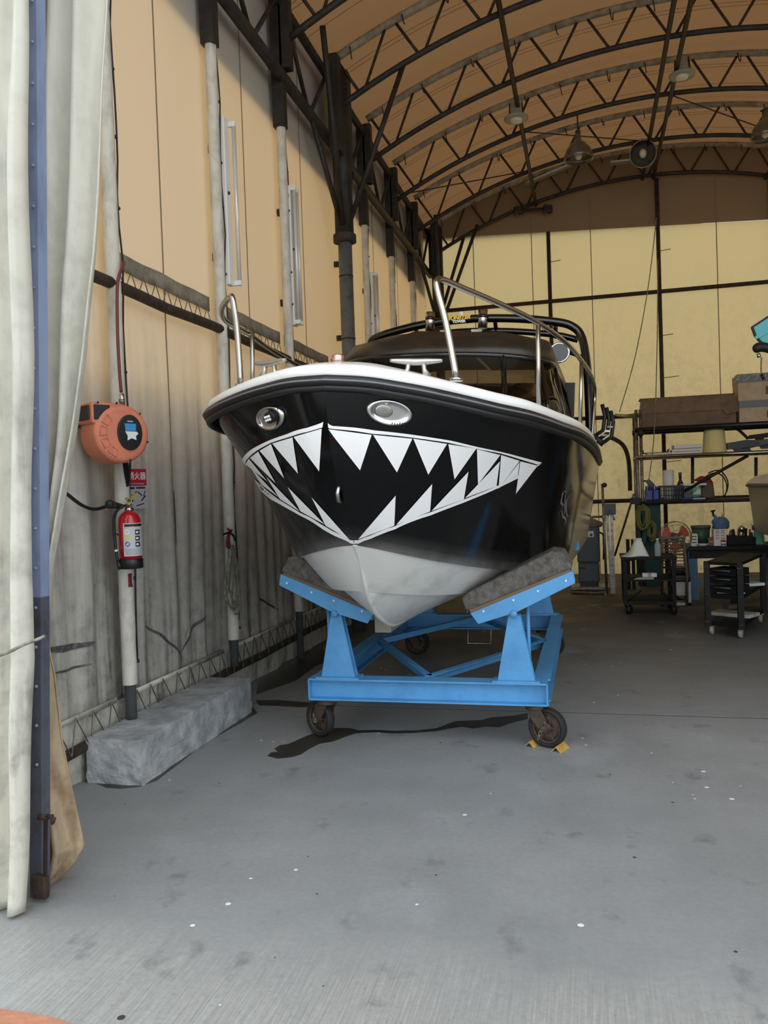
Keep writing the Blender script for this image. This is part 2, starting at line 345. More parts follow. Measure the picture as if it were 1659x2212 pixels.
# back wall
wb = struct(B().grid([[(x, YB, zlo+(zhi-zlo)*t) for x in [XL-.03+i*(XR-XL+.06)/40 for i in range(41)]] for zlo, zhi, t in [(0, 4.6, 0), (0, 4.6, .5), (0, 4.6, 1)]]).make('wall_back', 'back_fabric'))
xs = [XL-.03+i*(XR-XL+.06)/40 for i in range(41)]
ge = lambda x: 6.03-0.055*(x-.3)
B().grid([[(x, YB, 4.6+(ge(x)-4.6)*t) for x in xs] for t in (0, .5, 1)]).make('gable', 'back_fabric', wb)
B().grid([[(x, YB-.004, min(ge(x), roof_z(x, .0))+(roof_z(x, .04)-min(ge(x), roof_z(x, .0)))*t) for x in xs] for t in (0, .5, 1)]).make('gable_shade', 'gable_shade_fabric', wb)  # darker sheet with the upper gable's shade put into its colour
B().grid([[(x, YB+0.05, 6.02-0.04*(x-.3)+(roof_z(x, .1)-6.02+0.04*(x-.3))*t) for x in xs] for t in (0, 1)]).make('gable_blocker', 'blocker', wb)  # opaque sheet added behind to keep sky light off the upper gable
for px in (1023, 1149, 1277, 1549, 1700):
    x = P(px, 560, Y=YB).x
    B().bb(x-.007, x+.007, YB-.008, YB-.002, 0, roof_z(x, -.55)).make('seam', 'flap_fabric', wb)
wr = struct(B().grid([[(XR, y, z) for y in (YF, YB)] for z in (0, 3, 6.45)]).make('wall_right', 'wall_fabric'))
# roof membrane
ce = struct(B().grid([[(x, y, roof_z(x, 0.09)) for x in [XL-.14+i*(XR-XL+.28)/48 for i in range(49)]] for y in [YF-.3+i*(YB+.1-YF+.3)/16 for i in range(17)]]).make('ceiling', 'roof_fabric'))
for k in range(-1, 7):
    for dy in (.42, .5, 1.0):
        y = PY[0]+1.48*k+dy
        B().grid([[(x, y+d, roof_z(x, 0.083)) for x in [XL+i*(XR-XL)/48 for i in range(49)]] for d in (0, .01)]).make('seam', 'flap_fabric', ce)
# unseen walls added outside both long sides to block sky light low down
struct(B().bb(5.6, 5.8, 2.9, 18, 0, 3.4).make('light_blocker', 'blocker'))
struct(B().bb(-3.25, -3.05, 2.9, 18, 0, 2.35).make('light_blocker', 'blocker'))

# ---- posts of the left wall
def make_post(k):
    y = PY[k] if k >= 0 else PY[0]-1.48
    X = -2.70
    zb = 0.25 if y < 5.9 else 0.0
    t = thing('wall_post', '%s white sleeved pole along the tarpaulin wall, counted from the open front' % ORD[k+1].capitalize().lower(), 'pole', (X, y, zb), group='poles of the tarpaulin wall')
    B().tube([(X, y, zb), (X, y, 5.1)], .034, 12).make('pipe', 'grey_steel', t, True)
    zt = [0.46+i*0.12 for i in range(39)]
    rows = []
    for z in zt:
        rows.append([(X+math.cos(a)*(.044+.004*noise.noise(Vector((a*2, z*9, k*7)))), y+math.sin(a)*(.044+.004*noise.noise(Vector((a*2+5, z*9, k*7)))), z) for a in [2*PI*i/14 for i in range(14)]])
    B().grid(rows, True, True).make('sleeve', 'sleeve', t, True)
    B().bb(X-.06, X+.05, y-.05, y+.05, 5.02, 6.25).make('truss_upright', 'dark_steel', t, True)
    for z in (0.62, 1.15, 1.75, 2.4, 3.3, 3.75, 4.2, 4.65):
        zz = z+RND.uniform(-.08, .08)
        B().ball((X+.036, y+.034, zz), .012, 8, 5).make('stud', 'black_plastic', t, True)
    cord = [(X+.03+.008*math.sin(z*7+k), y+.05+.006*math.sin(z*11), z) for z in [0.6+i*.2 for i in range(23)]]
    B().tube(cord, .006, 5).make('lacing_cord', 'black_rubber', t, True)
    return t
for k in range(0, 7):
    if k == 3: continue
    make_post(k)

# ---- rails along the left wall
def rail(name, x, z, r, y0, y1, m, label):
    pts = [(x+.01*noise.noise(Vector((y*2, z, 0))), y, z+.012*noise.noise(Vector((y*1.5, 7, z)))) for y in [y0+i*(y1-y0)/30 for i in range(31)]]
    return tag(B().tube(pts, r, 10).make(name, m), label, 'pipe')
rail('wall_rail', -2.70, 2.85, .036, 3.9, 14.7, 'rust_steel', 'rusty horizontal pipe halfway up the tarpaulin wall')
rail('ground_rail', -2.76, 0.20, .03, 3.0, 14.7, 'rust_steel', 'rusty laced pipe along the foot of the tarpaulin wall')
t = thing('lacing_band', 'grey hem band laced with thin cord above the rusty wall pipe', 'lacing', (XL, 4.4, 2.9))
for k in range(0, 7):
    a, b_ = PY[k]+.06, PY[k]+1.42
    B().grid([[(XL+.03+.004*math.sin(y*9), y, z+.003*math.sin(y*14)) for y in [a+(b_-a)*i/16 for i in range(17)]] for z in (2.99, 3.05, 3.10)]).thick(.004).make('hem', 'hem_grey', t, True)
    zz = [(XL+.05, a+(b_-a)*i/18, 3.0 if i % 2 else 2.87) for i in range(19)]
    B().tube(zz, .004, 5).make('cord', 'rope', t, True)
t = thing('lacing_band', 'thin cord lacing the foot of the tarpaulin wall to its bottom pipe', 'lacing', (XL, 3.0, .2))
for k in range(-1, 7):
    a, b_ = PY[0]+1.48*k+.05, PY[0]+1.48*k+1.43
    B().grid([[(XL+.035, y, z) for y in (a, b_)] for z in (.36, .39)]).thick(.008).make('hem', 'sleeve', t, True)
    zz = [(XL+.055 if i % 2 else XL+.075, a+(b_-a)*i/16+RND.uniform(-.02, .02), .385 if i % 2 else .195) for i in range(17)]
    B().tube(zz, .0045, 5).make('cord', 'rope', t, True)

# ---- eave lattice girder on the left wall
t = thing('eave_girder', 'dark steel lattice girder running along the eave above the tarpaulin wall', 'girder', (-2.66, 4.3, 5.4))
GX = -2.66
B().tube([(GX, 2.8, 5.48), (GX, 14.7, 5.48)], .055, 10).make('lower_chord', 'dark_steel', t, True)
B().tube([(GX, 2.8, 6.18), (GX, 14.7, 6.18)], .045, 10).make('upper_chord', 'dark_steel', t, True)
for k in range(-1, 7):
    a = PY[0]+1.48*k
    for p, q in (((GX, a+.1, 6.18), (GX, a+.7, 5.5)), ((GX, a+.78, 5.5), (GX, a+1.38, 6.18))):
        B().tube([p, q], .022, 6).make('web_bar', 'dark_steel', t, True)

# ---- big columns
def column(y, X, zjoin, label, m1):
    t = thing('steel_column', label, 'column', (X, y, 0), group='tall steel columns')
    B().tube([(X, y, 0), (X, y, zjoin)], .078, 16).make('shaft', m1, t, True)
    B().tube([(X, y, zjoin), (X, y, 6.25)], .105, 16).make('upper_shaft', 'dark_steel', t, True)
    B().lathe([(.09, -.05), (.13, -.04), (.13, .04), (.1, .06)], (X, y, zjoin), 16).make('collar', 'rust_steel', t, True)
    B().bb(X-.06, X+.06, y-.26, y-.12, 5.3, 6.35).make('flange', 'dark_steel', t, True)
    B().bb(X-.06, X+.06, y+.12, y+.26, 5.3, 6.35).make('flange', 'dark_steel', t, True)
    for q in ((GX, y-.75, 5.48), (GX, y+.75, 5.48), (X+.75, y-.05, low_z(X+.75)), (X+.2, y-1.2, 6.1)):
        B().tube([(X, y, zjoin+.02), q], .03, 8).make('brace', 'dark_steel', t, True)
    for z in (1.2, 3.3, 4.0):
        B().lathe([(.08, -.006), (.084, 0), (.08, .006)], (X, y, z), 16).make('strap', 'black_rubber', t, True)
    return t
column(8.85, -2.56, 4.42, 'tall grey steel column with splayed braces, halfway along the tarpaulin wall', 'grey_steel')
column(14.55, -2.50, 4.42, 'dark steel column in the far corner of the shed', 'dark_steel')

# ---- roof arches
def make_arch(y, label, low=True):
    t = thing('roof_arch', label, 'roof arch', (CX, y, 6.2), group='lattice arches under the roof')
    xs_ = [-2.62+i*(4.86+2.62)/36 for i in range(37)]
    B().tube([(x, y, roof_z(x)-.0) for x in xs_], .045, 8).make('upper_chord', 'pale_pipe', t, True)
    B().tube([(x, y, low_z(x)) for x in xs_], .034, 8).make('lower_chord', 'dark_steel', t, True)
    n = 11; st = (4.86+2.62)/n; web = None
    for i in range(n):
        a = -2.62+st*i
        for xa, xb in ((a+.06, a+st*.44), (a+st-.06, a+st*.56)):
            B().tube([(xa, y, roof_z(xa)-.03), (xb, y, low_z(xb)+.02)], .017, 6).make('web_bar', 'rust_steel', t, True)
    for i in range(13):
        x = -2.4+i*.56+RND.uniform(-.06, .06); h = RND.uniform(.10, .16)
        pts = [(x, y-.05, roof_z(x)-.01), (x+.02, y-.055, roof_z(x)-h), (x+.035, y-.055, roof_z(x)-h-.02), (x+.04, y-.055, roof_z(x)-h*.55)]
        B().tube(pts[:2+i % 3], .007, 5).make('strap_hook', 'rust_steel', t, True)
    for s in (-2.62, 4.86):
        B().bb(s-.05, s+.05, y-.05, y+.05, 5.55, 6.3).make('end_post', 'dark_steel', t, True)
    return t
ya = [PY[0]-1.48]+PY
for i, y in enumerate(ya):
    if i == len(ya)-1: y = 14.70
    make_arch(y, '%s dark lattice roof arch counted from the open front' % ORD[i] if i < len(ya)-1 else 'last dark lattice roof arch, standing against the back wall')
for x, dz, lab in ((-.74, 0, 'long dark roof purlin pipe nearest the tarpaulin wall side'), (1.06, 0, 'left pipe of the twin purlins under the ridge'), (1.24, 0, 'right pipe of the twin purlins under the ridge'), (3.0, 0, 'long dark roof purlin pipe on the far side of the ridge')):
    tag(B().tube([(x, 2.8, low_z(x)-.03), (x, 14.75, low_z(x)-.03)], .03, 8).make('roof_purlin', 'dark_steel'), lab, 'pipe', 'purlins under the roof arches')
# wire cross braces between the last arches
for (xa, ya_, xb, yb_, lab) in ((-.74, 11.75, .95, 13.2, 'thin rusty brace rod rising across the fifth roof bay'), (1.2, 11.75, 3.0, 13.2, 'thin rusty brace rod right of the ridge purlins'), (-.74, 13.2, -2.4, 11.8, 'thin rusty brace rod near the eave girder')):
    tag(B().tube([(xa, ya_, low_z(xa)), (xb, yb_, low_z(xb))], .009, 6).make('brace_rod', 'rust_steel'), lab, 'rod', 'roof brace rods')

# ---- back wall poles and rails
for px, z1, lab in ((1187, 6.05, 'thin vertical pole of the back wall left of the bow rail top'), (1424, 6.75, 'tall thin vertical pole in the middle of the back wall'), (1668, 6.5, 'vertical pole of the back wall at the picture edge')):
    x = P(px, 600, Y=14.76).x
    t = thing('back_pole', lab, 'pole', (x, 14.76, 0), group='poles of the back wall')
    B().tube([(x, 14.76, 0), (x, 14.76, z1)], .034, 10).make('pipe', 'rust_steel', t, True)
    for i in range(7): B().tube([(x, 14.75, 1.2+i*.72), (x+.2+.08*(i % 2), 14.77, 1.2+i*.72+.02)], .006, 5).make('tie_wire', 'rust_steel', t, True)
for z, lab in ((4.83, 'high horizontal pipe across the back wall'), (2.74, 'middle horizontal pipe across the back wall'), (1.28, 'low horizontal pipe across the back wall')):
    tag(B().tube([(XL+.2, 14.74, z), (XR-.1, 14.74, z)], .036, 8).make('back_rail', 'rust_steel'), lab, 'pipe', 'rails of the back wall')
a, b_ = P(1001, 515, Y=14.6), P(955, 672, Y=14.6)
tag(B().tube([a, b_], .03, 8).make('corner_brace', 'dark_steel'), 'dark diagonal brace in the upper far corner of the back wall', 'rod')
# hoist parts hanging under the back arch
t = thing('hoist_trolley', 'small dark blue hoist trolley clamped under the back roof arch', 'hoist', P(1120, 455, Y=14.66))
for px, py in ((1120, 455), (1183, 452)):
    p = P(px, py, Y=14.66); B().box(p, (.16, .14, .12)).make('clamp', 'black_plastic', t, True, .02); B().tube([p+Vector((-.03, 0, -.08)), p+Vector((-.03, 0, .1))], .02, 8).make('bolt', 'galv', t, True)
p, q = P(1112, 456, Y=14.66), P(1190, 450, Y=14.66); B().tube([p, q], .028, 8).make('bar', 'dark_steel', t, True)
# ropes hanging by the back wall
for pix, lab in ((((1418, 470), (1400, 620), (1372, 770), (1338, 890)), 'thin slack rope slanting down from the back arch to the wall rail'), (((1421, 560), (1419, 760), (1412, 950), (1394, 1085)), 'thin rope hanging down in front of the shelf rack')):
    tag(B().tube(smoothpts([P(x, y, Y=12.9) for x, y in pix]), .008, 5).make('hanging_rope', 'rope'), lab, 'rope', 'ropes by the back wall')

# black rubber scuffs on the tarpaulin
mat('scuff', rgb(66, 66, 65), .8, col2=rgb(110, 109, 105), scale=40, lo=.45, hi=.7)
for pix, wd in ((((315, 1343), (345, 1368), (375, 1395), (392, 1420)), .010), (((445, 1328), (425, 1355), (408, 1385), (392, 1428)), .022), (((418, 1320), (410, 1350), (402, 1385)), .010), (((100, 1404), (135, 1402), (165, 1397), (194, 1388)), .022), (((120, 1455), (160, 1445), (190, 1434)), .008), (((560, 1290), (600, 1320)), .012), (((255, 1075), (258, 1120), (252, 1170)), .02), (((380, 1060), (384, 1130), (383, 1180)), .03)):
    pl = []
    for x, y in pix: p = P(x, y, X=-2.79); pl.append((p.y, p.z))
    pl = smoothpts([(u, v, 0) for u, v in pl], 6); n = len(pl)
    B().grid([[(XL+ripple(p.x, p.y)+.006, p.x+s*wd*.35*(.4+math.sin(PI*(i+.5)/n)), p.y+s*wd*.6*(.4+math.sin(PI*(i+.5)/n))) for i, p in enumerate(pl)] for s in (-1, 1)]).make('scuff', 'scuff', wl)

# ================================================================== ENTRANCE CURTAIN, POLE
def curtain(name, rows, m, label, folds, amp, Yc, parent=None):
    """rows: (photo y, left x, right x) of the hanging sheet at depth Yc"""
    R = []
    for i in range(len(rows)-1):
        for k in range(8):
            t = k/8; R.append([rows[i][j]+(rows[i+1][j]-rows[i][j])*t for j in range(3)])
    R.append(list(rows[-1])); g = []
    for (y, xa, xb) in R:
        a, b_ = P(xa, y, Y=Yc), P(xb, y, Y=Yc); n = 40; row = []
        for k in range(n+1):
            t = k/n; p = a.lerp(b_, t)
            p.y += amp*(math.sin(t*folds*2*PI+.5*math.sin(p.z*1.1))*.6+noise.noise(Vector((t*4, p.z*1.2, folds)))*.9)
            row.append(p)
        g.append(row)
    return g
g = curtain('x', [(-700, -190, 72), (0, -180, 66), (600, -175, 62), (1240, -170, 60), (1385, -165, 64), (1420, -165, 66), (1600, -172, 64), (1800, -176, 62), (1968, -182, 54)], None, None, 4, .06, 2.62)
t = thing('entrance_curtain', 'dirty white tarpaulin curtain bunched at the picture edge before the blue pole', 'curtain', (-2.5, 2.62, 0))
B().grid(g).thick(.006).make('sheet', 'curtain_fabric', t, True)
rp = [P(x, y, Y=2.55) for x, y in ((-160, 1450), (-60, 1432), (10, 1412), (50, 1393), (84, 1380), (96, 1374))]
B().tube(smoothpts(rp), .006, 6).make('tie_rope', 'rope', t, True)
g = curtain('x', [(-700, 60, 232), (0, 62, 221), (200, 64, 213), (400, 66, 206), (560, 66, 199), (750, 66, 183), (900, 68, 166), (1050, 68, 146), (1150, 68, 132), (1250, 68, 112), (1330, 70, 98), (1385, 74, 90)], None, None, 2.5, .07, 2.86)
t = thing('entrance_curtain', 'pale tarpaulin curtain gathered behind the blue pole, tapering to its tie', 'curtain', (-2.3, 2.86, .9))
B().grid(g).thick(.006).make('sheet', 'curtain_fabric', t, True)
B().tube([P(x, y, Y=2.80) for x, y in ((66, 1378), (80, 1384), (92, 1378), (95, 1368), (88, 1362), (80, 1372), (86, 1400))], .006, 6).make('tie_rope', 'rope', t, True)
g = curtain('x', [(1385, 76, 89), (1405, 76, 92), (1464, 76, 105), (1602, 78, 119), (1700, 80, 140), (1780, 82, 158), (1835, 84, 171), (1875, 92, 148), (1912, 100, 112)], None, None, 1.2, .05, 2.86)
t = thing('entrance_curtain', 'brown stained lower curtain end flaring out below the tie', 'curtain', (-2.2, 2.86, 0))
B().grid(g).thick(.006).make('sheet', 'stained_fabric', t, True)
# blue angle-steel pole, leaning slightly
t = thing('blue_pole', 'tall blue steel angle pole standing in front of the curtain', 'pole', P(80, 1940, Y=2.74))
top, bot = P(60, -700, Y=2.74), P(77, 1940, Y=2.74); mid = P(75, 1290, Y=2.74)
def angle_bar(a, b_, w, m, name):
    d = (b_-a).normalized(); x = Vector((1, 0, 0)); x = (x-d*x.dot(d)).normalized(); yv = d.cross(x)
    q = [(-w/2, 0), (w/2, 0), (w/2, .055), (w/2-.006, .055), (w/2-.006, .006), (-w/2, .006)]
    B().prism([a+x*u+yv*v for u, v in q], b_-a).make(name, m, t, True)
angle_bar(mid, top, .052, 'blue_pole', 'bar'); angle_bar(bot, mid, .052, 'pole_dark', 'lower_bar')
d = (bot-top).normalized()
for i in range(26):
    p = top.lerp(bot, .06+i*.033)+Vector((.017, -.008, 0)); B().lathe([(.007, 0), (.006, .006), (0.0001, .008)], (0, 0, 0), 6, Matrix.Translation(p) @ Matrix.Rotation(PI/2, 4, 'X')).make('rivet', 'blue_pole', t, True)
rb = P(97, 1935, Y=2.72); rt = P(99, 1762, Y=2.72)
B().tube([rb, rt, P(112, 1762, Y=2.70), P(114, 1778, Y=2.70), P(117, 1768, Y=2.69)], .008, 8).make('latch_rod', 'rusty_iron', t, True)
B().tube([P(84, 1765, Y=2.72), P(104, 1765, Y=2.72)], .012, 8).make('latch_bracket', 'rusty_iron', t, True)
B().box(P(88, 1915, Y=2.72), (.06, .03, .09)).make('foot', 'rusty_iron', t, True, .006)

# ================================================================== CONCRETE BLOCK
me = bmesh.new(); bmesh.ops.create_cube(me, size=1.0)
bmesh.ops.subdivide_edges(me, edges=me.edges[:], cuts=14, use_grid_fill=True)
for v in me.verts:
    c = v.co.copy(); n = noise.noise(Vector((c.x*3, c.y*12, c.z*3)))
    rough = 1.0 if c.z < -.05 else .35
    v.co = Vector((-2.575+c.x*.34, 4.70+c.y*1.50, .125+c.z*.25)) + Vector((noise.noise(Vector((c.y*14, c.z*5, 1)))*.012*rough, noise.noise(Vector((c.x*5, c.z*5, 4)))*.010*rough, n*.004))
    if c.z < -.2 and (c.x > .4 or c.y < -.45): v.co.x -= .012*rough*abs(noise.noise(Vector((c.y*30, 2, 2)))); 
mm = bpy.data.meshes.new('concrete_block'); me.to_mesh(mm); me.free(); mm.materials.append(MATS['concrete_block'])
o = bpy.data.objects.new('concrete_block', mm); C.objects.link(o); tag(o, 'long rough grey concrete footing block on the floor against the tarpaulin wall', 'concrete block')

# ================================================================== HOSE REEL
mat('reel_orange', rgb(214, 130, 100), 0.55, col2=rgb(190, 108, 82), scale=5, lo=.4, hi=.8)
mat('sign_grey', rgb(168, 170, 176), .5); mat('sticker_blue', rgb(50, 140, 200), .5); mat('sticker_white', rgb(222, 224, 224), .5)
mat('hose_red', rgb(110, 44, 44), .5)
rc = P(243, 937, X=-2.60)
Mr = frame(rc, (.50, .866, 0), (0, 0, 1))                     # local z faces the yard
t = thing('hose_reel', 'salmon orange hose reel housing with a black oval badge on the first pole', 'hose reel', M=Mr)
def rr(poly, z0, z1, name, m, bev=.012): return B().prism([(x, y, z0) for x, y in poly], (0, 0, z1-z0)).make(name, m, t, False, bev, 3)
drum = [(.165*math.cos(a)+.012, .165*math.sin(a)-.005) for a in [2*PI*i/40 for i in range(40)]]
rr(drum, -.10, .10, 'drum', 'reel_orange', .03)
rr([(-.16, .165), (.02, .165), (.06, .06), (-.10, .03), (-.16, .05)], -.085, .085, 'snout', 'reel_orange', .012)
o = B().bb(-.172, -.160, .07, .150, -.06, .06).make('mouth', 'black_plastic', t, False, .008)
o = B().prism([(-.150, .068, .0855), (-.055, .068, .0855), (-.055, .150, .0855), (-.150, .150, .0855)], (0, 0, .004)).make('mouth_recess', 'black_plastic', t, False, .008)
for a0 in (2.5, 3.05, 3.6, 4.15):
    pts = [(math.cos(a)*r_+.012, math.sin(a)*r_-.005, .103) for a, r_ in ((a0-.2, .14), (a0+.2, .14), (a0+.2, .10), (a0-.2, .10))]
    B().tube(pts, .004, 6, True).make('rib', 'reel_orange', t)
bd = [(.05+.075*math.cos(a), .0+.10*math.sin(a)) for a in [2*PI*i/32 for i in range(32)]]
bg = rr(bd, .098, .112, 'badge', 'black_plastic', .004)
B().prism([(.02, .022, .1122), (.015, .05, .1122), (.085, .05, .1122), (.083, .01, .1122), (.018, .008, .1122)], (0, 0, .001)).make('label_top', 'sticker_blue', bg)
B().prism([(.018, .006, .1122), (.086, .006, .1122), (.098, -.004, .1122), (.082, -.02, .1122), (.085, -.042, .1122), (.055, -.032, .1122), (.03, -.045, .1122), (.032, -.02, .1122)], (0, 0, .001)).make('label_bottom', 'sticker_white', bg)
B().box((.05, .062, .1126), (.034, .007, .001)).make('label_mark', 'sign_grey', bg)
for x, y in ((-.13, .16), (-.02, .162), (.12, .11), (.16, -.05), (.05, -.155)): B().lathe([(.007, 0), (.005, .004)], (x, y, .100), 8).make('screw', 'dark_steel', t)
B().bb(-.05, .08, -.06, .06, -.15, -.09).make('bracket', 'dark_steel', t, False, .004)
# red supply hose with fitting, black outlet hose, folded belt below
pts = [P(x, y, X=-2.62) for x, y in ((268, 566), (256, 600), (253, 640), (254, 720), (258, 800), (262, 848))]
t = thing('supply_hose', 'dark red supply hose hanging from the wall pipe down to the orange reel', 'hose', pts[-1])
B().tube(smoothpts(pts), .0095, 8).make('hose', 'hose_red', t, True)
B().tube([P(263, 850, X=-2.62), P(266, 886, X=-2.62)], .014, 10).make('fitting', 'chrome', t, True); B().tube([P(263, 862, X=-2.62), P(264, 872, X=-2.62)], .019, 6).make('nut', 'galv', t, True)
pts = [P(x, y, Y=yy) for x, y, yy in ((204, 905, 4.25), (182, 912, 4.15), (165, 925, 4.0), (140, 960, 3.7), (118, 1010, 3.45), (128, 1050, 3.5), (152, 1073, 3.7), (178, 1092, 3.95), (205, 1100, 4.1), (232, 1093, 4.22))]
t = thing('air_hose', 'black hose looping from the reel mouth behind the curtain to the pole', 'hose', pts[-1])
B().tube(smoothpts(pts), .010, 8).make('hose', 'black_rubber', t, True)
B().ball(P(237, 1089, X=-2.62), .026, 12, 8).make('stopper_ball', 'black_rubber', t, True); B().tube([P(240, 1090, X=-2.62), P(262, 1094, X=-2.62)], [.022, .016], 10).make('coupler', 'black_rubber', t, True)
q = [P(x, y, X=-2.60) for x, y in ((262, 983), (272, 983), (278, 1020), (277, 1050), (273, 1052), (267, 1020))]
tag(B().prism(q, (.012, -.01, 0)).make('folded_strap', 'black_rubber'), 'black folded rubber strap hanging below the orange reel', 'strap')

# ================================================================== FIRE EXTINGUISHER AND SIGN
mat('red_gloss', rgb(176, 20, 38), .22, coat=.5); mat('label_silver', rgb(188, 188, 190), .4); mat('ink', rgb(24, 24, 26), .5); mat('ink_blue', rgb(40, 96, 180), .5); mat('ink_yellow', rgb(226, 196, 40), .5)
mat('sign_red', rgb(176, 34, 52), .5); mat('sign_grey', rgb(168, 170, 176), .5)
eb = P(284, 1228, X=-2.585); t = thing('fire_extinguisher', 'red fire extinguisher with black base hung on the first pole', 'fire extinguisher', eb, (0, 0, .62))
B().lathe([(.060, 0), (.068, .004), (.068, .055), (.064, .06)], (0, 0, 0), 28).make('base', 'black_plastic', t)
B().lathe([(.0645, .058), (.0645, .27), (.062, .292), (.05, .315), (.03, .333), (.022, .337)], (0, 0, 0), 28).make('cylinder', 'red_gloss', t)
B().lathe([(.018, .335), (.026, .338), (.026, .352), (.02, .354), (.02, .375), (.012, .38)], (0, 0, 0), 16).make('valve', 'chrome', t)
B().prism([(-.012, -.02, .375), (.012, -.02, .375), (.012, .07, .405), (-.012, .07, .405)], (0, 0, .008)).make('lever', 'galv', t)
B().prism([(-.010, .0, .360), (.010, .0, .360), (.010, .085, .352), (-.010, .085, .352)], (0, 0, .008)).make('carry_handle', 'galv', t)
B().lathe([(.012, -.003), (.016, 0), (.012, .003), (.012, -.003)], (0, 0, 0), 14, Matrix.Translation((0, -.03, .395)) @ Matrix.Rotation(PI/2, 4, 'X')).make('safety_pin', 'ink_yellow', t)
def wrap(a0, a1, z0, z1, m, name, par, r=.0652):
    B().grid([[(r*math.cos(a0+(a1-a0)*i/10), r*math.sin(a0+(a1-a0)*i/10), z) for i in range(11)] for z in (z0, z1)]).make(name, m, par)
A0 = -2.25
lb = t
wrap(A0, A0+2.2, .075, .265, 'label_silver', 'label', t)
wrap(A0+.12, A0+2.1, .245, .260, 'ink', 'label_bar', t, .0656)
for z, mm_ in ((.215, 'sticker_white'), (.180, 'ink_yellow'), (.145, 'ink_blue')):
    ca = A0+.36; pts = [(.0657*math.cos(ca+.22*math.cos(q)), .0657*math.sin(ca+.22*math.cos(q)), z+.0145*math.sin(q)) for q in [2*PI*i/16 for i in range(16)]]
    B().add(pts, [tuple(range(16))]).make('label_dot', mm_, t)
for z in (.21, .175, .14):
    wrap(A0+1.05, A0+1.55, z-.012, z+.016, 'ink', 'label_panel', t, .0656); wrap(A0+1.12, A0+1.38, z-.004, z+.008, 'sticker_white', 'label_figure', t, .0659)
wrap(A0+.1, A0+2.0, .08, .12, 'sign_grey', 'label_small_print', t, .0656)
hz = smoothpts([(0, 0, .365), (-.045, -.03, .36), (-.082, -.02, .31), (-.088, -.01, .22), (-.082, -.01, .12), (-.075, -.02, .05)])
B().tube(hz, .0085, 8).make('discharge_hose', 'black_rubber', t); B().tube([hz[-1], hz[-1]+Vector((.012, -.004, -.05))], [.01, .014], 10).make('nozzle', 'black_plastic', t); B().tube([(-.0815, -.01, .115), (-.080, -.011, .103)], .0098, 8).make('hose_ring', 'sticker_white', t)
B().tube([(-.066, .02, .20), (-.066, .09, .20)], .006, 6).make('hook', 'dark_steel', t)
ry = P(279, 1250, X=-2.6); tag(B().prism([ry+Vector((0, -.012, .03)), ry+Vector((0, .014, .03)), ry+Vector((0, .012, -.02)), ry+Vector((0, .022, -.05)), ry+Vector((0, -.014, -.048))], (.01, 0, 0)).make('red_ribbon', 'hose_red'), 'dark red rag ribbon knotted below the fire extinguisher', 'ribbon')
so = P(296, 1056, X=-2.745); Ms = frame(so, (.22, .975, 0), (0, 0, 1))
t = thing('extinguisher_sign', 'red and grey fire extinguisher notice on the wall above the extinguisher', 'sign', M=Ms)
o = B().bb(-.085, .085, .02, .125, -.002, .002).make('red_plate', 'sign_red', t)
text('lettering', '消火器', .052, 'sticker_white', o, Matrix.Translation((0.002, .078, .003)), bold=.0005); text('lettering', 'FIRE EXTINGUISHER', .014, 'sign_grey', o, Matrix.Translation((0, .032, .003)))
o = B().bb(-.088, .088, -.125, .018, -.002, .002).make('grey_plate', 'sign_grey', t)
for i, (x, y, a, ww, hh) in enumerate(((-.05, .005, 0, .05, .012), (.03, .006, 0, .08, .010), (-.03, -.03, .5, .05, .008), (.02, -.03, -.6, .045, .007), (.05, -.06, .7, .05, .008), (-.06, -.07, -.3, .04, .008), (.02, -.10, .2, .07, .006), (.06, -.03, 1.2, .04, .006))):
    B().box((0, 0, 0), (ww, hh, .001), Matrix.Translation((x, y, .0028)) @ Matrix.Rotation(a, 4, 'Z')).make('pictogram', 'ink', o)
B().lathe([(.014, 0), (.022, 0), (.022, .001), (.014, .001), (.014, 0)], (-.025, -.045, .0025), 18).make('yellow_ring', 'ink_yellow', o)

# ================================================================== COILED ROPE ON SECOND POLE
rp = P(500, 1180, X=-2.64); t = thing('coiled_rope', 'pale rope coil hung with a red tie from the second pole', 'rope', rp)
for i, (px, w_, yb) in enumerate(((500, 14, 1312), (506, 11, 1300), (510, 8, 1328), (498, 9, 1280), (504, 13, 1318))):
    pts = [P(496+i, 1178, X=-2.64+.008*i), P(px-w_*.7, 1230, X=-2.64+.008*i), P(px-w_, yb-30, X=-2.64), P(px, yb, X=-2.63), P(px+w_, yb-30, X=-2.62), P(px+w_*.6, 1230, X=-2.62), P(500+i, 1178, X=-2.63)]
    B().tube(smoothpts(pts), .0075, 6).make('loop', 'rope', t, True)
B().tube(smoothpts([P(x, y, X=-2.62) for x, y in ((492, 1142), (497, 1150), (492, 1160), (490, 1178), (496, 1182), (494, 1160), (500, 1145))]), .010, 6).make('tie', 'hose_red', t, True)
B().tube(smoothpts([P(x, y, X=-2.62) for x, y in ((482, 1155), (494, 1151), (504, 1157), (508, 1168))]), .008, 6).make('hook', 'black_rubber', t, True)

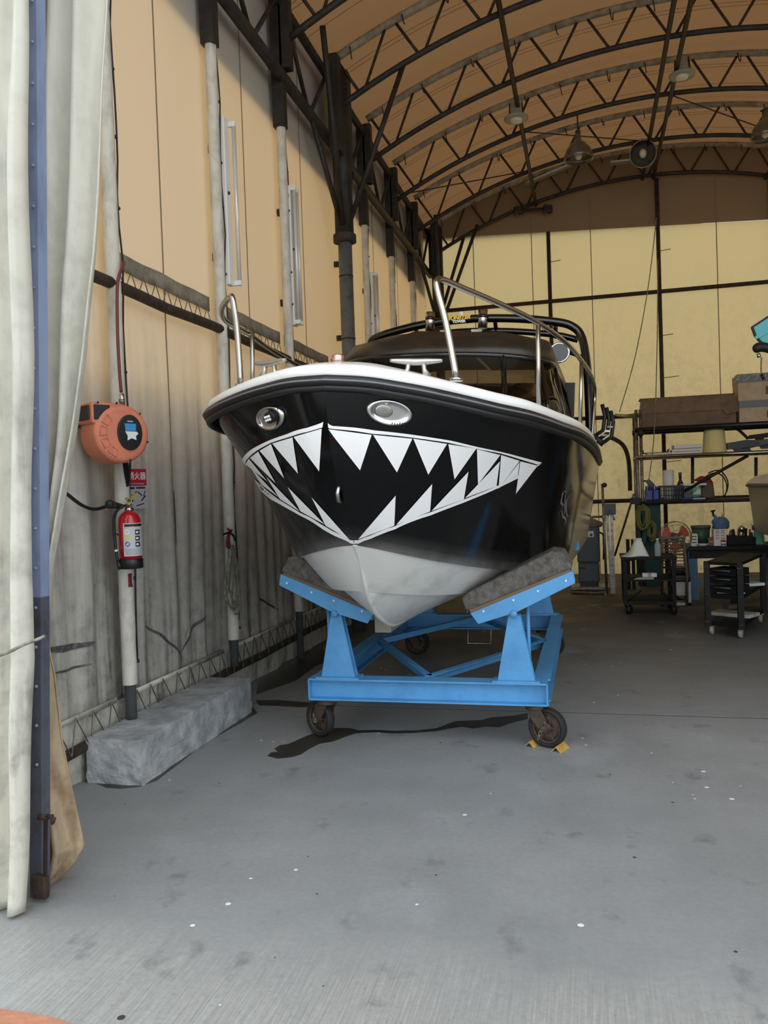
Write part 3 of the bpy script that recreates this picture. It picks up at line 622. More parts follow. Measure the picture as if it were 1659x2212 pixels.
# ================================================================== FLUORESCENT BATTENS ON THE WALL
def batten(y, z0, z1, n, label, X=-2.66):
    t = thing('fluorescent_light', label, 'light', (X, y, z0), group='vertical fluorescent battens')
    W_ = .085 if n == 1 else .10
    B().bb(X-.03, X+.01, y-W_/2, y+W_/2, z0, z1).make('housing', 'white_paint', t, True, .006)
    for i in range(n):
        yy = y+(.062 if n == 1 else (-.03+.07*i)); xx = X+.045
        B().tube([(xx, yy, z0+.05), (xx, yy, z1-.05)], .0165, 12).make('tube', 'tube_glass', t, True)
        for z in (z0+.03, z1-.03): B().bb(X, xx+.018, yy-.016, yy+.016, z-.02, z+.02).make('lamp_holder', 'white_paint', t, True, .004)
    B().ball((X+.012, y-.005, z0+.55*(z1-z0)), .014, 8, 6).make('stud', 'black_plastic', t, True)
    B().bb(X-.15, X-.03, y-.02, y+.02, z0+.2, z0+.26).make('bracket', 'dark_steel', t, True); B().bb(X-.15, X-.03, y-.02, y+.02, z1-.26, z1-.2).make('bracket', 'dark_steel', t, True)
batten(5.95, 3.22, 4.52, 1, 'white fluorescent batten beside the second pole')
batten(7.40, 3.18, 4.50, 2, 'white twin tube fluorescent batten on the third pole')
batten(9.20, 3.16, 4.48, 1, 'white fluorescent batten beside the tall grey column')
batten(10.45, 3.20, 4.46, 2, 'white twin tube fluorescent batten beyond the tall grey column')

# ================================================================== MOTORBOAT
mat('hull_black', rgb(9, 9, 10), .12, coat=.6, spec=.45)
mat('hull_white', rgb(214, 214, 210), .5, col2=rgb(176, 174, 168), scale=4, lo=.5, hi=.8, bump=.1)
mat('gel_white', rgb(240, 240, 238), .3, coat=.2)
mat('decal_white', rgb(250, 250, 251), .35); mat('decal_grey', rgb(120, 120, 124), .4)
mat('rub_rail', rgb(26, 26, 28), .42)
mat('canvas_black', rgb(30, 27, 25), .34, col2=rgb(58, 49, 40), scale=3, bump=.6, bscale=5)
mat('tower_black', rgb(10, 10, 11), .18, coat=.5)
m = bpy.data.materials.new('tinted_glass'); m.use_nodes = True; nt = m.node_tree; MATS['tinted_glass'] = m
tr_ = nd(nt, 'ShaderNodeBsdfTransparent'); tr_.inputs[0].default_value = (.42, .38, .32, 1); gl_ = nd(nt, 'ShaderNodeBsdfGlossy'); gl_.inputs['Roughness'].default_value = .03
lw_ = nd(nt, 'ShaderNodeFresnel'); lw_.inputs[0].default_value = 1.45; mx_ = nd(nt, 'ShaderNodeMixShader'); nt.links.new(lw_.outputs[0], mx_.inputs[0]); nt.links.new(tr_.outputs[0], mx_.inputs[1]); nt.links.new(gl_.outputs[0], mx_.inputs[2]); nt.links.new(mx_.outputs[0], nt.nodes['Material Output'].inputs['Surface'])
# overspray of white primer fades up the black topside just above the chine
m = bpy.data.materials.new('hull_side_paint'); m.use_nodes = True; nt = m.node_tree; L = nt.links; b = nt.nodes['Principled BSDF']; MATS['hull_side_paint'] = m
at_ = nd(nt, 'ShaderNodeAttribute', attribute_name='spray'); tc = nd(nt, 'ShaderNodeTexCoord'); n_ = nd(nt, 'ShaderNodeTexNoise', Scale=3.0, Detail=3.0); L.new(tc.outputs['Object'], n_.inputs['Vector'])
ml = nd(nt, 'ShaderNodeMath', operation='MULTIPLY'); L.new(at_.outputs['Fac'], ml.inputs[0]); mr_ = nd(nt, 'ShaderNodeMapRange'); mr_.inputs['From Min'].default_value = .3; mr_.inputs['From Max'].default_value = .7; mr_.inputs['To Min'].default_value = .25; L.new(n_.outputs['Fac'], mr_.inputs['Value']); L.new(mr_.outputs[0], ml.inputs[1])
xx = nd(nt, 'ShaderNodeMix', data_type='RGBA'); xx.inputs[6].default_value = rgb(9, 9, 10); xx.inputs[7].default_value = rgb(170, 168, 162); L.new(ml.outputs[0], xx.inputs[0]); L.new(xx.outputs[2], b.inputs['Base Color'])
ro = nd(nt, 'ShaderNodeMapRange'); ro.inputs['To Min'].default_value = .12; ro.inputs['To Max'].default_value = .8; L.new(ml.outputs[0], ro.inputs['Value']); L.new(ro.outputs[0], b.inputs['Roughness']); b.inputs['Specular IOR Level'].default_value = .3

#HULL>
KS = [0, .02, .08, .18, .33, .55, .9, 1.4, 2.2, 3.5, 7.0]
KW = [0, .149, .307, .500, .705, .880, .995, 1.085, 1.130, 1.147, 1.140]
ZSK = [0, .4, 1, 2, 7]; ZSV = [2.109, 2.007, 1.966, 1.955, 1.949]
CS = [.5, .52, .6, .8, 1.1, 1.4, 2.0, 3.0, 7.0]; CXv = [0, .10, .22, .39, .54, .67, .86, .97, 1.02]; CZ = [1.285, 1.27, 1.24, 1.19, 1.14, 1.10, 1.04, .98, .96]
KLS = [.5, .6, .76, 1.0, 1.39, 2.2, 7.0]; KLZ = [1.285, 1.185, .98, .825, .72, .70, .70]
def sheer(t):
    s = 7*t**2.6; return (interp(s, KS, KW), s, interp(s, ZSK, ZSV))
def chine(t):
    s = .5+6.5*t**2.6; return (interp(s, CS, CXv), s, interp(s, CS, CZ))
def keel(t):
    s = .5+6.5*t**2.6; return (0, s, interp(s, KLS, KLZ))
def hull_side(t, v):
    """v 0 at the chine, 1 at the sheer; port and starboard share it mirrored"""
    a = chine(t); b = sheer(t); s = b[1]
    near = max(0.0, 1-s/2.2)
    cx = (a[0]+b[0])/2-(.045*near+.008)*min(1.0, b[0]/.3); cy = (a[1]+b[1])/2-.23*max(0, 1-s/.5)-.03*near; cz = (a[2]+b[2])/2+.02
    q = [(1-v)**2*a[i]+2*v*(1-v)*(cx, cy, cz)[i]+v*v*b[i] for i in range(3)]
    return (max(0.0, q[0]), q[1], q[2])
BYAW, BROLL, BT = 1.48, 3.49, (-1.187, 3.592, 1.5)
#HULL<
MB = Matrix.Translation(Vector(BT)) @ Matrix.Rotation(math.radians(-BYAW), 4, 'Z') @ Matrix.Rotation(math.radians(BROLL), 4, 'Y') @ Matrix.Translation(Vector((0, 0, -1.5)))
boat = thing('motorboat', 'black motorboat with a white shark mouth on its bow, resting on the blue cradle', 'boat', M=MB)
NT, NV = 64, 14
def topside(par, m, sgnlist=(-1, 1), spray=True):
    for sg in sgnlist:
        rows = [[((hull_side(i/NT, .97*j/NV)[0])*sg, *hull_side(i/NT, .97*j/NV)[1:]) for i in range(NT+1)] for j in range(NV+1)]
        o = B().grid(rows).make('topside', m, par)
        if spray:
            at = o.data.attributes.new('spray', 'FLOAT', 'POINT')
            for k in range(len(o.data.vertices)):
                j, i = divmod(k, NT+1); v = j/NV; s = hull_side(i/NT, v)[1]
                at.data[k].value = max(0.0, 1-v/.11)**1.5*max(.15, min(.5, .75-.2*s))
        md = o.modifiers.new('sub', 'SUBSURF'); md.levels = 1; md.render_levels = 1
topside(boat, 'hull_side_paint')
SKS = [.74, .78, .9, 1.1, 1.4, 2.2, 3.5, 7]; SKX = [0, .10, .21, .33, .44, .53, .55, .56]; SKZ = [1.008, 1.003, .985, .965, .945, .915, .895, .89]
def strake(t):
    s = .74+6.26*t**2.6; return (interp(s, SKS, SKX), s, interp(s, SKS, SKZ))
def bottom(par, m):
    """lapped bottom: chine flat, upper strake, step, lower strake down to the keel"""
    for sg in (-1, 1):
        R = {k: [] for k in ('chine_flat', 'upper_strake', 'strake_step', 'lower_strake')}
        for i in range(NT+1):
            t = i/NT; c, k = Vector(chine(t)), Vector(strake(t)); s = k.y; ke = Vector((0, s, interp(s, KLS, KLZ))); g = min(1, c.x/.2); g2 = min(1, k.x/.15)
            ci = Vector((c.x*.95, c.y, c.z+.010*g)); ki = Vector((k.x-.024*g2, k.y, k.z+.036*g2))
            R['chine_flat'].append([c, ci]); R['strake_step'].append([k, ki])
            R['upper_strake'].append([ci.lerp(k, f_)-Vector((0, 0, .012*g*math.sin(PI*f_))) for f_ in (0, .25, .5, .75, 1)]); R['lower_strake'].append([ki.lerp(ke, f_)-Vector((0, 0, .012*g2*math.sin(PI*f_))) for f_ in (0, .25, .5, .75, 1)])
        for nm, cols in R.items(): B().grid([[(sg*p.x, p.y, p.z) for p in col_] for col_ in cols]).make(nm, m, par)
bottom(boat, 'hull_white')
kb = [keel(i/NT) for i in range(NT+1)]
B().tube([(0, p[1], p[2]+.004) for p in kb if p[1] < 6.9], .014, 8).make('keel_strip', 'hull_white', boat)
# transom
B().add([(sg*p[0], p[1], p[2]) for sg, p in ((-1, sheer(1)), (1, sheer(1)), (1, chine(1)), (1, keel(1)), (-1, chine(1)))], [(0, 1, 2, 3, 4)]).make('transom', 'hull_black', boat)
# deck cap and rub rail follow the sheer round the bow
ts = [i/80 for i in range(81)]
line = [(-sheer(t)[0], *sheer(t)[1:]) for t in reversed(ts[1:])]+[sheer(t) for t in ts]
def offs(dx, dz, frac=1.0):
    out = []
    for i, p in enumerate(line):
        a, c = Vector(line[max(i-1, 0)]), Vector(line[min(i+1, len(line)-1)]); d = (c-a).normalized(); nrm = Vector((d.y, -d.x, 0)).normalized()
        out.append(Vector(p)+nrm*dx+Vector((0, 0, dz)))
    return out
B().grid([offs(.005, -.004), offs(.012, .01), offs(.004, .040), offs(-.02, .052), [(p[0]*.8, p[1]+.14*(1-abs(p[0])/1.2)+.04, p[2]+.085) for p in line], [(0, max(p[1]+.2, .3), 2.165-.02*min(1, p[1]/3)) for p in line]]).make('deck', 'gel_white', boat)
rl = B().tube(offs(.008, -.028), .027, 10).make('rub_rail', 'rub_rail', boat)
B().tube(offs(.0, -.060), .020, 8).make('lower_bead', 'rub_rail', rl); B().tube(offs(.033, -.028), .005, 6).make('rail_insert', 'decal_grey', rl)

# ---- shark mouth decals lie on the topside, given in the hull's own (t, v) coordinates
def on_hull(sg, t, v, off=.003):
    e = 1e-3; p = Vector(hull_side(t, v)); a = Vector(hull_side(min(1, t+e), v))-Vector(hull_side(max(0, t-e), v)); c = Vector(hull_side(t, v+e))-Vector(hull_side(t, v-e))
    n = a.cross(c); n = n.normalized() if n.length > 1e-12 else Vector((0, -1, 0))
    p = p+n*off; return Vector((p.x*sg, p.y, p.z))
def hull_tri(sg, q, m, name, off=.0035):
    """q: (t, v) of a triangular lattice with n steps a side"""
    n = int((math.sqrt(8*len(q)+1)-3)/2); idx = {}; vs = []
    for i in range(n+1):
        for j in range(n+1-i): idx[i, j] = len(vs); vs.append(on_hull(sg, *q[len(vs)], off))
    fs = []
    for i in range(n):
        for j in range(n-i):
            fs.append((idx[i, j], idx[i+1, j], idx[i, j+1]))
            if i+j < n-1: fs.append((idx[i+1, j], idx[i+1, j+1], idx[i, j+1]))
    B().add(vs, fs).make(name, m, boat)
def hull_strip(sg, outer, inner, m, name, off=.003, n=6):
    def dens(L_):
        o = []
        for i in range(len(L_)-1):
            for k in range(n): o.append((L_[i][0]+(L_[i+1][0]-L_[i][0])*k/n, L_[i][1]+(L_[i+1][1]-L_[i][1])*k/n))
        return o+[L_[-1]]
    return B().grid([[on_hull(sg, *p, off) for p in dens(outer)], [on_hull(sg, *p, off) for p in dens(inner)]], False).make(name, m, boat)
TEETH = [(1, [(0.0, 0.6889), (0.055, 0.6455), (0.0729, 0.6023), (0.0862, 0.5593), (0.0986, 0.5167), (0.1141, 0.475), (0.0651, 0.6865), (0.0798, 0.6433), (0.0923, 0.6005), (0.1057, 0.5585), (0.1223, 0.5175), (0.0856, 0.6841), (0.0979, 0.6415), (0.1132, 0.6001), (0.1296, 0.5595), (0.1034, 0.6823), (0.1197, 0.6414), (0.1361, 0.6013), (0.1255, 0.6825), (0.1419, 0.6429), (0.1471, 0.6842)]), (1, [(0.1503, 0.6855), (0.1631, 0.6494), (0.1753, 0.6134), (0.1857, 0.5766), (0.1957, 0.5396), (0.2054, 0.5024), (0.1694, 0.6897), (0.1807, 0.6536), (0.1907, 0.6171), (0.2005, 0.5805), (0.2101, 0.5437), (0.1852, 0.6936), (0.1951, 0.6574), (0.2048, 0.6211), (0.2143, 0.5847), (0.199, 0.6973), (0.2085, 0.6614), (0.218, 0.6253), (0.2118, 0.7014), (0.2212, 0.6657), (0.2242, 0.7058)]), (1, [(0.2257, 0.707), (0.2323, 0.6712), (0.2389, 0.6352), (0.2456, 0.599), (0.2524, 0.5625), (0.2592, 0.5256), (0.2361, 0.7091), (0.2428, 0.6734), (0.2495, 0.6376), (0.2563, 0.6014), (0.2631, 0.5649), (0.2463, 0.7115), (0.253, 0.6759), (0.2598, 0.6401), (0.2667, 0.6039), (0.2562, 0.714), (0.2631, 0.6785), (0.2699, 0.6426), (0.266, 0.7167), (0.2729, 0.6811), (0.2756, 0.7193)]), (1, [(0.2774, 0.7195), (0.2821, 0.6826), (0.2868, 0.6454), (0.2917, 0.6077), (0.2966, 0.5697), (0.3018, 0.5311), (0.2854, 0.7214), (0.2903, 0.6845), (0.2952, 0.6472), (0.3004, 0.6095), (0.3057, 0.5713), (0.2934, 0.7234), (0.2986, 0.6864), (0.3039, 0.649), (0.3094, 0.6112), (0.3017, 0.7254), (0.3072, 0.6884), (0.3129, 0.6509), (0.3103, 0.7275), (0.3161, 0.6903), (0.319, 0.7294)]), (1, [(0.3205, 0.7275), (0.325, 0.6886), (0.3295, 0.6491), (0.3341, 0.6091), (0.3388, 0.5686), (0.3437, 0.5276), (0.3282, 0.7267), (0.3328, 0.6874), (0.3376, 0.6477), (0.3424, 0.6075), (0.3474, 0.5669), (0.336, 0.7254), (0.3409, 0.6861), (0.3459, 0.6463), (0.351, 0.6061), (0.3439, 0.7242), (0.3491, 0.6848), (0.3544, 0.645), (0.3522, 0.7232), (0.3577, 0.6838), (0.3608, 0.7224)]), (1, [(0.3621, 0.7233), (0.3668, 0.6845), (0.3718, 0.6454), (0.3769, 0.6059), (0.3821, 0.5659), (0.3873, 0.5254), (0.37, 0.7214), (0.3752, 0.6827), (0.3806, 0.6436), (0.3859, 0.6039), (0.3913, 0.5638), (0.3785, 0.7198), (0.3841, 0.6811), (0.3896, 0.6418), (0.3951, 0.602), (0.3875, 0.7184), (0.3932, 0.6795), (0.3988, 0.6401), (0.3966, 0.7171), (0.4025, 0.678), (0.406, 0.7158)]), (1, [(0.4083, 0.714), (0.4131, 0.6755), (0.4177, 0.6364), (0.4223, 0.5968), (0.4267, 0.5566), (0.4309, 0.5158), (0.4171, 0.7141), (0.4219, 0.6754), (0.4267, 0.636), (0.4313, 0.5961), (0.4357, 0.5556), (0.4261, 0.7142), (0.431, 0.6752), (0.4358, 0.6356), (0.4404, 0.5953), (0.4354, 0.7143), (0.4404, 0.6749), (0.4452, 0.6349), (0.445, 0.7142), (0.45, 0.6745), (0.4549, 0.714)]), (1, [(0.0648, 0.0486), (0.0972, 0.1151), (0.1304, 0.1806), (0.1608, 0.2448), (0.1858, 0.3071), (0.2038, 0.3675), (0.0916, 0.0751), (0.1247, 0.1417), (0.1565, 0.2069), (0.1836, 0.2704), (0.2029, 0.3316), (0.1182, 0.102), (0.1518, 0.1685), (0.1809, 0.2332), (0.2018, 0.2953), (0.1464, 0.1294), (0.1776, 0.1953), (0.2003, 0.2584), (0.1734, 0.1567), (0.1984, 0.2211), (0.196, 0.1831)]), (1, [(0.2009, 0.1902), (0.2191, 0.2495), (0.2342, 0.3077), (0.2471, 0.365), (0.2583, 0.4216), (0.2681, 0.4775), (0.2177, 0.2151), (0.2336, 0.274), (0.2472, 0.3318), (0.2589, 0.3889), (0.269, 0.4452), (0.2328, 0.2398), (0.2471, 0.2983), (0.2593, 0.3559), (0.2699, 0.4127), (0.2469, 0.2644), (0.2597, 0.3225), (0.2708, 0.3798), (0.2599, 0.2888), (0.2715, 0.3466), (0.2721, 0.3131)]), (1, [(0.2744, 0.3177), (0.2853, 0.3737), (0.295, 0.429), (0.304, 0.4838), (0.3125, 0.5382), (0.3202, 0.592), (0.2855, 0.3394), (0.2957, 0.3951), (0.305, 0.4503), (0.3138, 0.505), (0.3218, 0.5591), (0.2962, 0.3609), (0.306, 0.4165), (0.3151, 0.4715), (0.3234, 0.5259), (0.3069, 0.3823), (0.3163, 0.4377), (0.3249, 0.4924), (0.3175, 0.4036), (0.3264, 0.4586), (0.3278, 0.4245)]), (1, [(0.329, 0.4333), (0.337, 0.4842), (0.3445, 0.5348), (0.3516, 0.5852), (0.3584, 0.6355), (0.3651, 0.6856), (0.3388, 0.4538), (0.3466, 0.5047), (0.3539, 0.5554), (0.3609, 0.606), (0.3681, 0.6565), (0.3487, 0.4744), (0.3562, 0.5254), (0.3636, 0.5763), (0.3711, 0.6272), (0.3586, 0.4951), (0.3663, 0.5464), (0.3742, 0.5977), (0.3691, 0.5162), (0.3773, 0.568), (0.3805, 0.538)]), (1, [(0.3916, 0.5643), (0.3949, 0.5932), (0.3981, 0.6222), (0.4012, 0.651), (0.4043, 0.6798), (0.4073, 0.7085), (0.3967, 0.5772), (0.3999, 0.6062), (0.4031, 0.6351), (0.4062, 0.664), (0.4094, 0.6928), (0.4017, 0.5901), (0.405, 0.6191), (0.4082, 0.6481), (0.4113, 0.6771), (0.4068, 0.6031), (0.4101, 0.6322), (0.4133, 0.6612), (0.412, 0.6161), (0.4153, 0.6452), (0.4172, 0.6291)]), (-1, [(0.0623, 0.6949), (0.068, 0.6477), (0.0737, 0.6006), (0.0795, 0.5534), (0.0856, 0.5062), (0.0921, 0.4588), (0.0792, 0.688), (0.0839, 0.641), (0.089, 0.5939), (0.0946, 0.547), (0.1014, 0.5), (0.0929, 0.6814), (0.098, 0.6346), (0.1045, 0.588), (0.1136, 0.5419), (0.109, 0.6759), (0.117, 0.6299), (0.1261, 0.5842), (0.1292, 0.6723), (0.1386, 0.627), (0.1514, 0.6706)]), (-1, [(0.156, 0.6695), (0.1596, 0.6297), (0.1637, 0.59), (0.1683, 0.5502), (0.1733, 0.5105), (0.1784, 0.4703), (0.1734, 0.6699), (0.1772, 0.6301), (0.1809, 0.5901), (0.185, 0.55), (0.1894, 0.5099), (0.1872, 0.6694), (0.1909, 0.6294), (0.1949, 0.5895), (0.1993, 0.5495), (0.1999, 0.669), (0.2039, 0.6291), (0.2083, 0.5892), (0.2122, 0.669), (0.2166, 0.6293), (0.2245, 0.6696)]), (-1, [(0.2285, 0.6692), (0.2287, 0.6286), (0.229, 0.5879), (0.2293, 0.5472), (0.2298, 0.5064), (0.2304, 0.4653), (0.2364, 0.6667), (0.2369, 0.626), (0.2375, 0.5853), (0.2382, 0.5445), (0.239, 0.5036), (0.2444, 0.6645), (0.2453, 0.6238), (0.2462, 0.583), (0.2473, 0.5422), (0.2527, 0.6625), (0.2538, 0.6217), (0.2552, 0.5809), (0.261, 0.6606), (0.2625, 0.6199), (0.2694, 0.659)]), (-1, [(0.2743, 0.6581), (0.2731, 0.6183), (0.2719, 0.5784), (0.2706, 0.5385), (0.2691, 0.4985), (0.2676, 0.4583), (0.2812, 0.6555), (0.2803, 0.6157), (0.2793, 0.5757), (0.2783, 0.5357), (0.2771, 0.4955), (0.2885, 0.6533), (0.2879, 0.6133), (0.2872, 0.5733), (0.2865, 0.5331), (0.2965, 0.6513), (0.2962, 0.6113), (0.2958, 0.5712), (0.3054, 0.65), (0.3055, 0.61), (0.316, 0.6495)]), (-1, [(0.3232, 0.6495), (0.3179, 0.6172), (0.3125, 0.5849), (0.307, 0.5526), (0.3015, 0.5205), (0.2961, 0.4887), (0.3305, 0.6468), (0.3251, 0.6145), (0.3195, 0.5822), (0.3138, 0.5497), (0.3079, 0.5173), (0.339, 0.6444), (0.3331, 0.6119), (0.3272, 0.5795), (0.3212, 0.5469), (0.3492, 0.6429), (0.3426, 0.6098), (0.336, 0.5769), (0.3634, 0.6438), (0.3546, 0.609), (0.3808, 0.6461)]), (-1, [(0.0552, 0.0412), (0.0758, 0.0982), (0.0906, 0.1541), (0.106, 0.2094), (0.1274, 0.2654), (0.1495, 0.3219), (0.0728, 0.0617), (0.088, 0.1183), (0.1026, 0.174), (0.1233, 0.2303), (0.145, 0.2869), (0.0855, 0.082), (0.0996, 0.1384), (0.1192, 0.195), (0.1407, 0.2518), (0.097, 0.1023), (0.1153, 0.1592), (0.1365, 0.2164), (0.1114, 0.1231), (0.1326, 0.1808), (0.1288, 0.1448)]), (-1, [(0.1315, 0.1534), (0.1545, 0.2054), (0.1797, 0.2584), (0.1994, 0.3104), (0.2159, 0.3622), (0.2311, 0.4145), (0.15, 0.1741), (0.1756, 0.2273), (0.1965, 0.2796), (0.2137, 0.3316), (0.2292, 0.3839), (0.1708, 0.1958), (0.1934, 0.2486), (0.2113, 0.3008), (0.2274, 0.3533), (0.1901, 0.2174), (0.2089, 0.2699), (0.2254, 0.3225), (0.2064, 0.2388), (0.2234, 0.2915), (0.2214, 0.2604)]), (-1, [(0.2244, 0.2617), (0.2389, 0.311), (0.2527, 0.3607), (0.2657, 0.4108), (0.2779, 0.4613), (0.2898, 0.5124), (0.2359, 0.2818), (0.2501, 0.3316), (0.2635, 0.3817), (0.2761, 0.4322), (0.2883, 0.4832), (0.2474, 0.3023), (0.2612, 0.3525), (0.2742, 0.403), (0.2867, 0.454), (0.2587, 0.3232), (0.2721, 0.3737), (0.285, 0.4246), (0.27, 0.3443), (0.2833, 0.3953), (0.2814, 0.3658)]), (-1, [(0.283, 0.3781), (0.2944, 0.4247), (0.3064, 0.4722), (0.3193, 0.5206), (0.3328, 0.5692), (0.3476, 0.6187), (0.2925, 0.3996), (0.3045, 0.447), (0.3177, 0.4953), (0.3316, 0.544), (0.3469, 0.5936), (0.3026, 0.4217), (0.316, 0.47), (0.3302, 0.5188), (0.346, 0.5684), (0.3142, 0.4447), (0.3287, 0.4934), (0.345, 0.543), (0.3271, 0.4681), (0.3437, 0.5176), (0.3423, 0.4921)])]
LIPS = [(1, [(0.0, 0.7277), (0.0538, 0.7086), (0.1528, 0.7107), (0.2238, 0.7273), (0.2802, 0.7415), (0.3632, 0.7399), (0.4629, 0.7383)], [(0.0, 0.6988), (0.0392, 0.693), (0.147, 0.6898), (0.2239, 0.7114), (0.2758, 0.727), (0.3596, 0.731), (0.4537, 0.7201)]), (1, [(0.0, 0.0081), (0.0602, 0.0191), (0.1961, 0.1593), (0.2745, 0.2907), (0.3305, 0.4065), (0.3852, 0.5274), (0.4401, 0.6591), (0.4635, 0.7353)], [(0.0329, 0.0368), (0.0632, 0.0416), (0.1971, 0.1789), (0.2737, 0.3094), (0.3288, 0.425), (0.3828, 0.5426), (0.4277, 0.652), (0.4516, 0.7122)]), (-1, [(0.0531, 0.7314), (0.0993, 0.7057), (0.1764, 0.696), (0.2319, 0.6913), (0.2851, 0.6857), (0.3536, 0.6764), (0.42, 0.6886)], [(0.0589, 0.7017), (0.1013, 0.683), (0.1533, 0.6772), (0.2271, 0.6759), (0.2717, 0.6671), (0.3168, 0.6567), (0.3808, 0.6461)]), (-1, [(0.42, 0.6886), (0.42, 0.6084), (0.4121, 0.4854), (0.2988, 0.3449), (0.2332, 0.2411), (0.1397, 0.1151), (0.0557, 0.0161), (0.0145, 0.0089)], [(0.3808, 0.6461), (0.42, 0.595), (0.3396, 0.4773), (0.2865, 0.3636), (0.2266, 0.2545), (0.1309, 0.1372), (0.0514, 0.0375), (0.0, 0.0349)])]
EMBLEM = [(1, [(0.5738, 0.3989), (0.5744, 0.4425), (0.582, 0.4873), (0.57, 0.4995), (0.5657, 0.5344), (0.5639, 0.5803), (0.5778, 0.5803), (0.5786, 0.5445)]), (1, [(0.5769, 0.5657), (0.5878, 0.503), (0.602, 0.4172)]), (1, [(0.6146, 0.5858), (0.596, 0.5631), (0.594, 0.5115), (0.6039, 0.4508), (0.619, 0.4117), (0.6337, 0.4356)]), (1, [(0.5807, 0.4471), (0.5935, 0.4087), (0.6128, 0.3849), (0.6111, 0.3399)]), (1, [(0.5693, 0.5781), (0.5651, 0.5379), (0.5718, 0.4963)])]
VENTS = [(-1, (0.2044, 0.8072), 0), (1, (0.1806, 0.8252), 1)]
for side, tri in TEETH: hull_tri(side, tri, 'decal_white', 'tooth')
for side, a, b_ in LIPS: hull_strip(side, a, b_, 'decal_white', 'lip')
for side, pts in EMBLEM:
    pl = smoothpts([(p[0], p[1], 0) for p in pts], 5); n = len(pl)
    R = []
    for s_ in (-1, 1): R.append([on_hull(side, p.x+s_*.0022*math.sin(PI*min(1, (i+.6)/n)), p.y+s_*.006*math.sin(PI*min(1, (i+.6)/n)), .003) for i, p in enumerate(pl)])
    B().grid(R, False).make('emblem_stroke', 'decal_grey', boat)

# ---- chrome docking lights let into the bow
for sg, tv, kind in VENTS:
    p = on_hull(sg, *tv, .0); q = on_hull(sg, tv[0]+.012, tv[1], 0); u_ = on_hull(sg, tv[0], tv[1]+.02, 0)
    Mv = frame(p, (q-p)*sg, (u_-p)); 
    if Mv.to_3x3().col[2].y > 0: Mv = frame(p, (p-q)*sg, (u_-p))
    sx = Matrix.Diagonal((1.0, .54, 1, 1)); w_ = .112
    o = B().lathe([(w_, -.004), (w_, .006), (w_*.95, .018), (w_*.84, .022), (w_*.80, .014), (w_*.5, .012), (.0001, .012)], (0, 0, 0), 40, Mv @ sx).make('docking_light', 'chrome', boat)
    B().lathe([(w_*.34, .012), (w_*.34, .020), (w_*.30, .022), (.0001, .020)], (0, 0, 0), 24, Mv @ Matrix.Translation((-.03 if kind else .01, .003, 0)) @ Matrix.Diagonal((1.1, .75, 1, 1))).make('lens', 'stainless' if kind else 'black_plastic', o)
    for i in range(6):
        if kind: B().box((0, 0, 0), (.004, .012, .004), Mv @ Matrix.Translation((.02+.012*i, -.048+.0022*i*(i > 2), .020)) @ Matrix.Rotation(-.25, 4, 'Z')).make('slot', 'black_plastic', o)
        else: B().ball((Mv @ Vector((-.014+.016*(i % 3), -.006+.016*(i//3), .024))), .007, 8, 6).make('bulb', 'gel_white', o)
# bow eye on the stem
pe = Vector((0, .245, 1.56)); B().tube([pe+Vector((.004, .02, .045)), pe+Vector((.0, -.035, .035)), pe+Vector((0, -.05, 0)), pe+Vector((0, -.035, -.035)), pe+Vector((.0, .045, -.045))], .011, 10).make('bow_eye', 'stainless', boat)
# ---- cleats, bow light
def cleat(x, y, z, rz, big=1.0):
    Mc = Matrix.Translation((x, y, z)) @ Matrix.Rotation(rz, 4, 'Z') @ Matrix.Scale(big, 4)
    b_ = B()
    pts = [Mc @ Vector(p) for p in smoothpts([(-.125, 0, .064), (-.06, 0, .060), (0, 0, .057), (.06, 0, .060), (.125, 0, .064)], 4)]
    n = len(pts); b_.tube(pts, [.008+.010*math.sin(PI*i/(n-1)) for i in range(n)], 10)
    o = b_.make('cleat', 'alu', boat)
    for s in (-1, 1): B().tube([Mc @ Vector((s*.035, 0, .055)), Mc @ Vector((s*.04, 0, .02)), Mc @ Vector((s*.055, 0, -.01))], [.013*big, .011*big, .02*big], 10).make('cleat_foot', 'alu', o)
cleat(.37, .22, 2.135, .12); cleat(-.38, .22, 2.14, -.5)
mat('reflection_tint', rgb(206, 168, 164), .12, .9)  # silver metal with a warm reflection put into its colour
o = B().lathe([(.030, 0), (.030, .062), (.027, .068), (.0001, .068)], (.0, .16, 2.155), 24).make('bow_light', 'reflection_tint', boat); B().lathe([(.036, -.01), (.036, .008), (.031, .01)], (.0, .16, 2.155), 24).make('light_base', 'chrome', o)

# ---- stainless bow rails
def bow_rail(sg, top):
    o = B().tube(smoothpts([(x*sg, y, z) for x, y, z in top], 5), .0155, 12).make('bow_rail', 'stainless', boat)
    for a, b_ in (((.875, 1.10, 2.02), (.86, 1.05, 2.52)), ((1.06, 2.3, 2.0), (1.055, 2.3, 2.49))):
        B().tube([(a[0]*sg, *a[1:]), (b_[0]*sg, *b_[1:])], .0135, 10).make('stanchion', 'stainless', o)
    B().lathe([(.03, 0), (.03, .012), (.018, .02)], (top[0][0]*sg, top[0][1], 2.085), 16).make('rail_foot', 'stainless', o)
TAIL = [(.99, 1.65, 2.50), (1.055, 2.3, 2.49), (1.10, 3.0, 2.49), (1.12, 3.42, 2.46), (1.125, 3.56, 2.38), (1.122, 3.52, 2.25), (1.115, 3.42, 2.0)]
bow_rail(1, [(.588, .10, 2.10), (.53, .12, 2.35), (.485, .13, 2.50), (.475, .16, 2.555), (.49, .24, 2.575), (.56, .38, 2.565), (.70, .66, 2.545), (.86, 1.05, 2.52)]+TAIL)
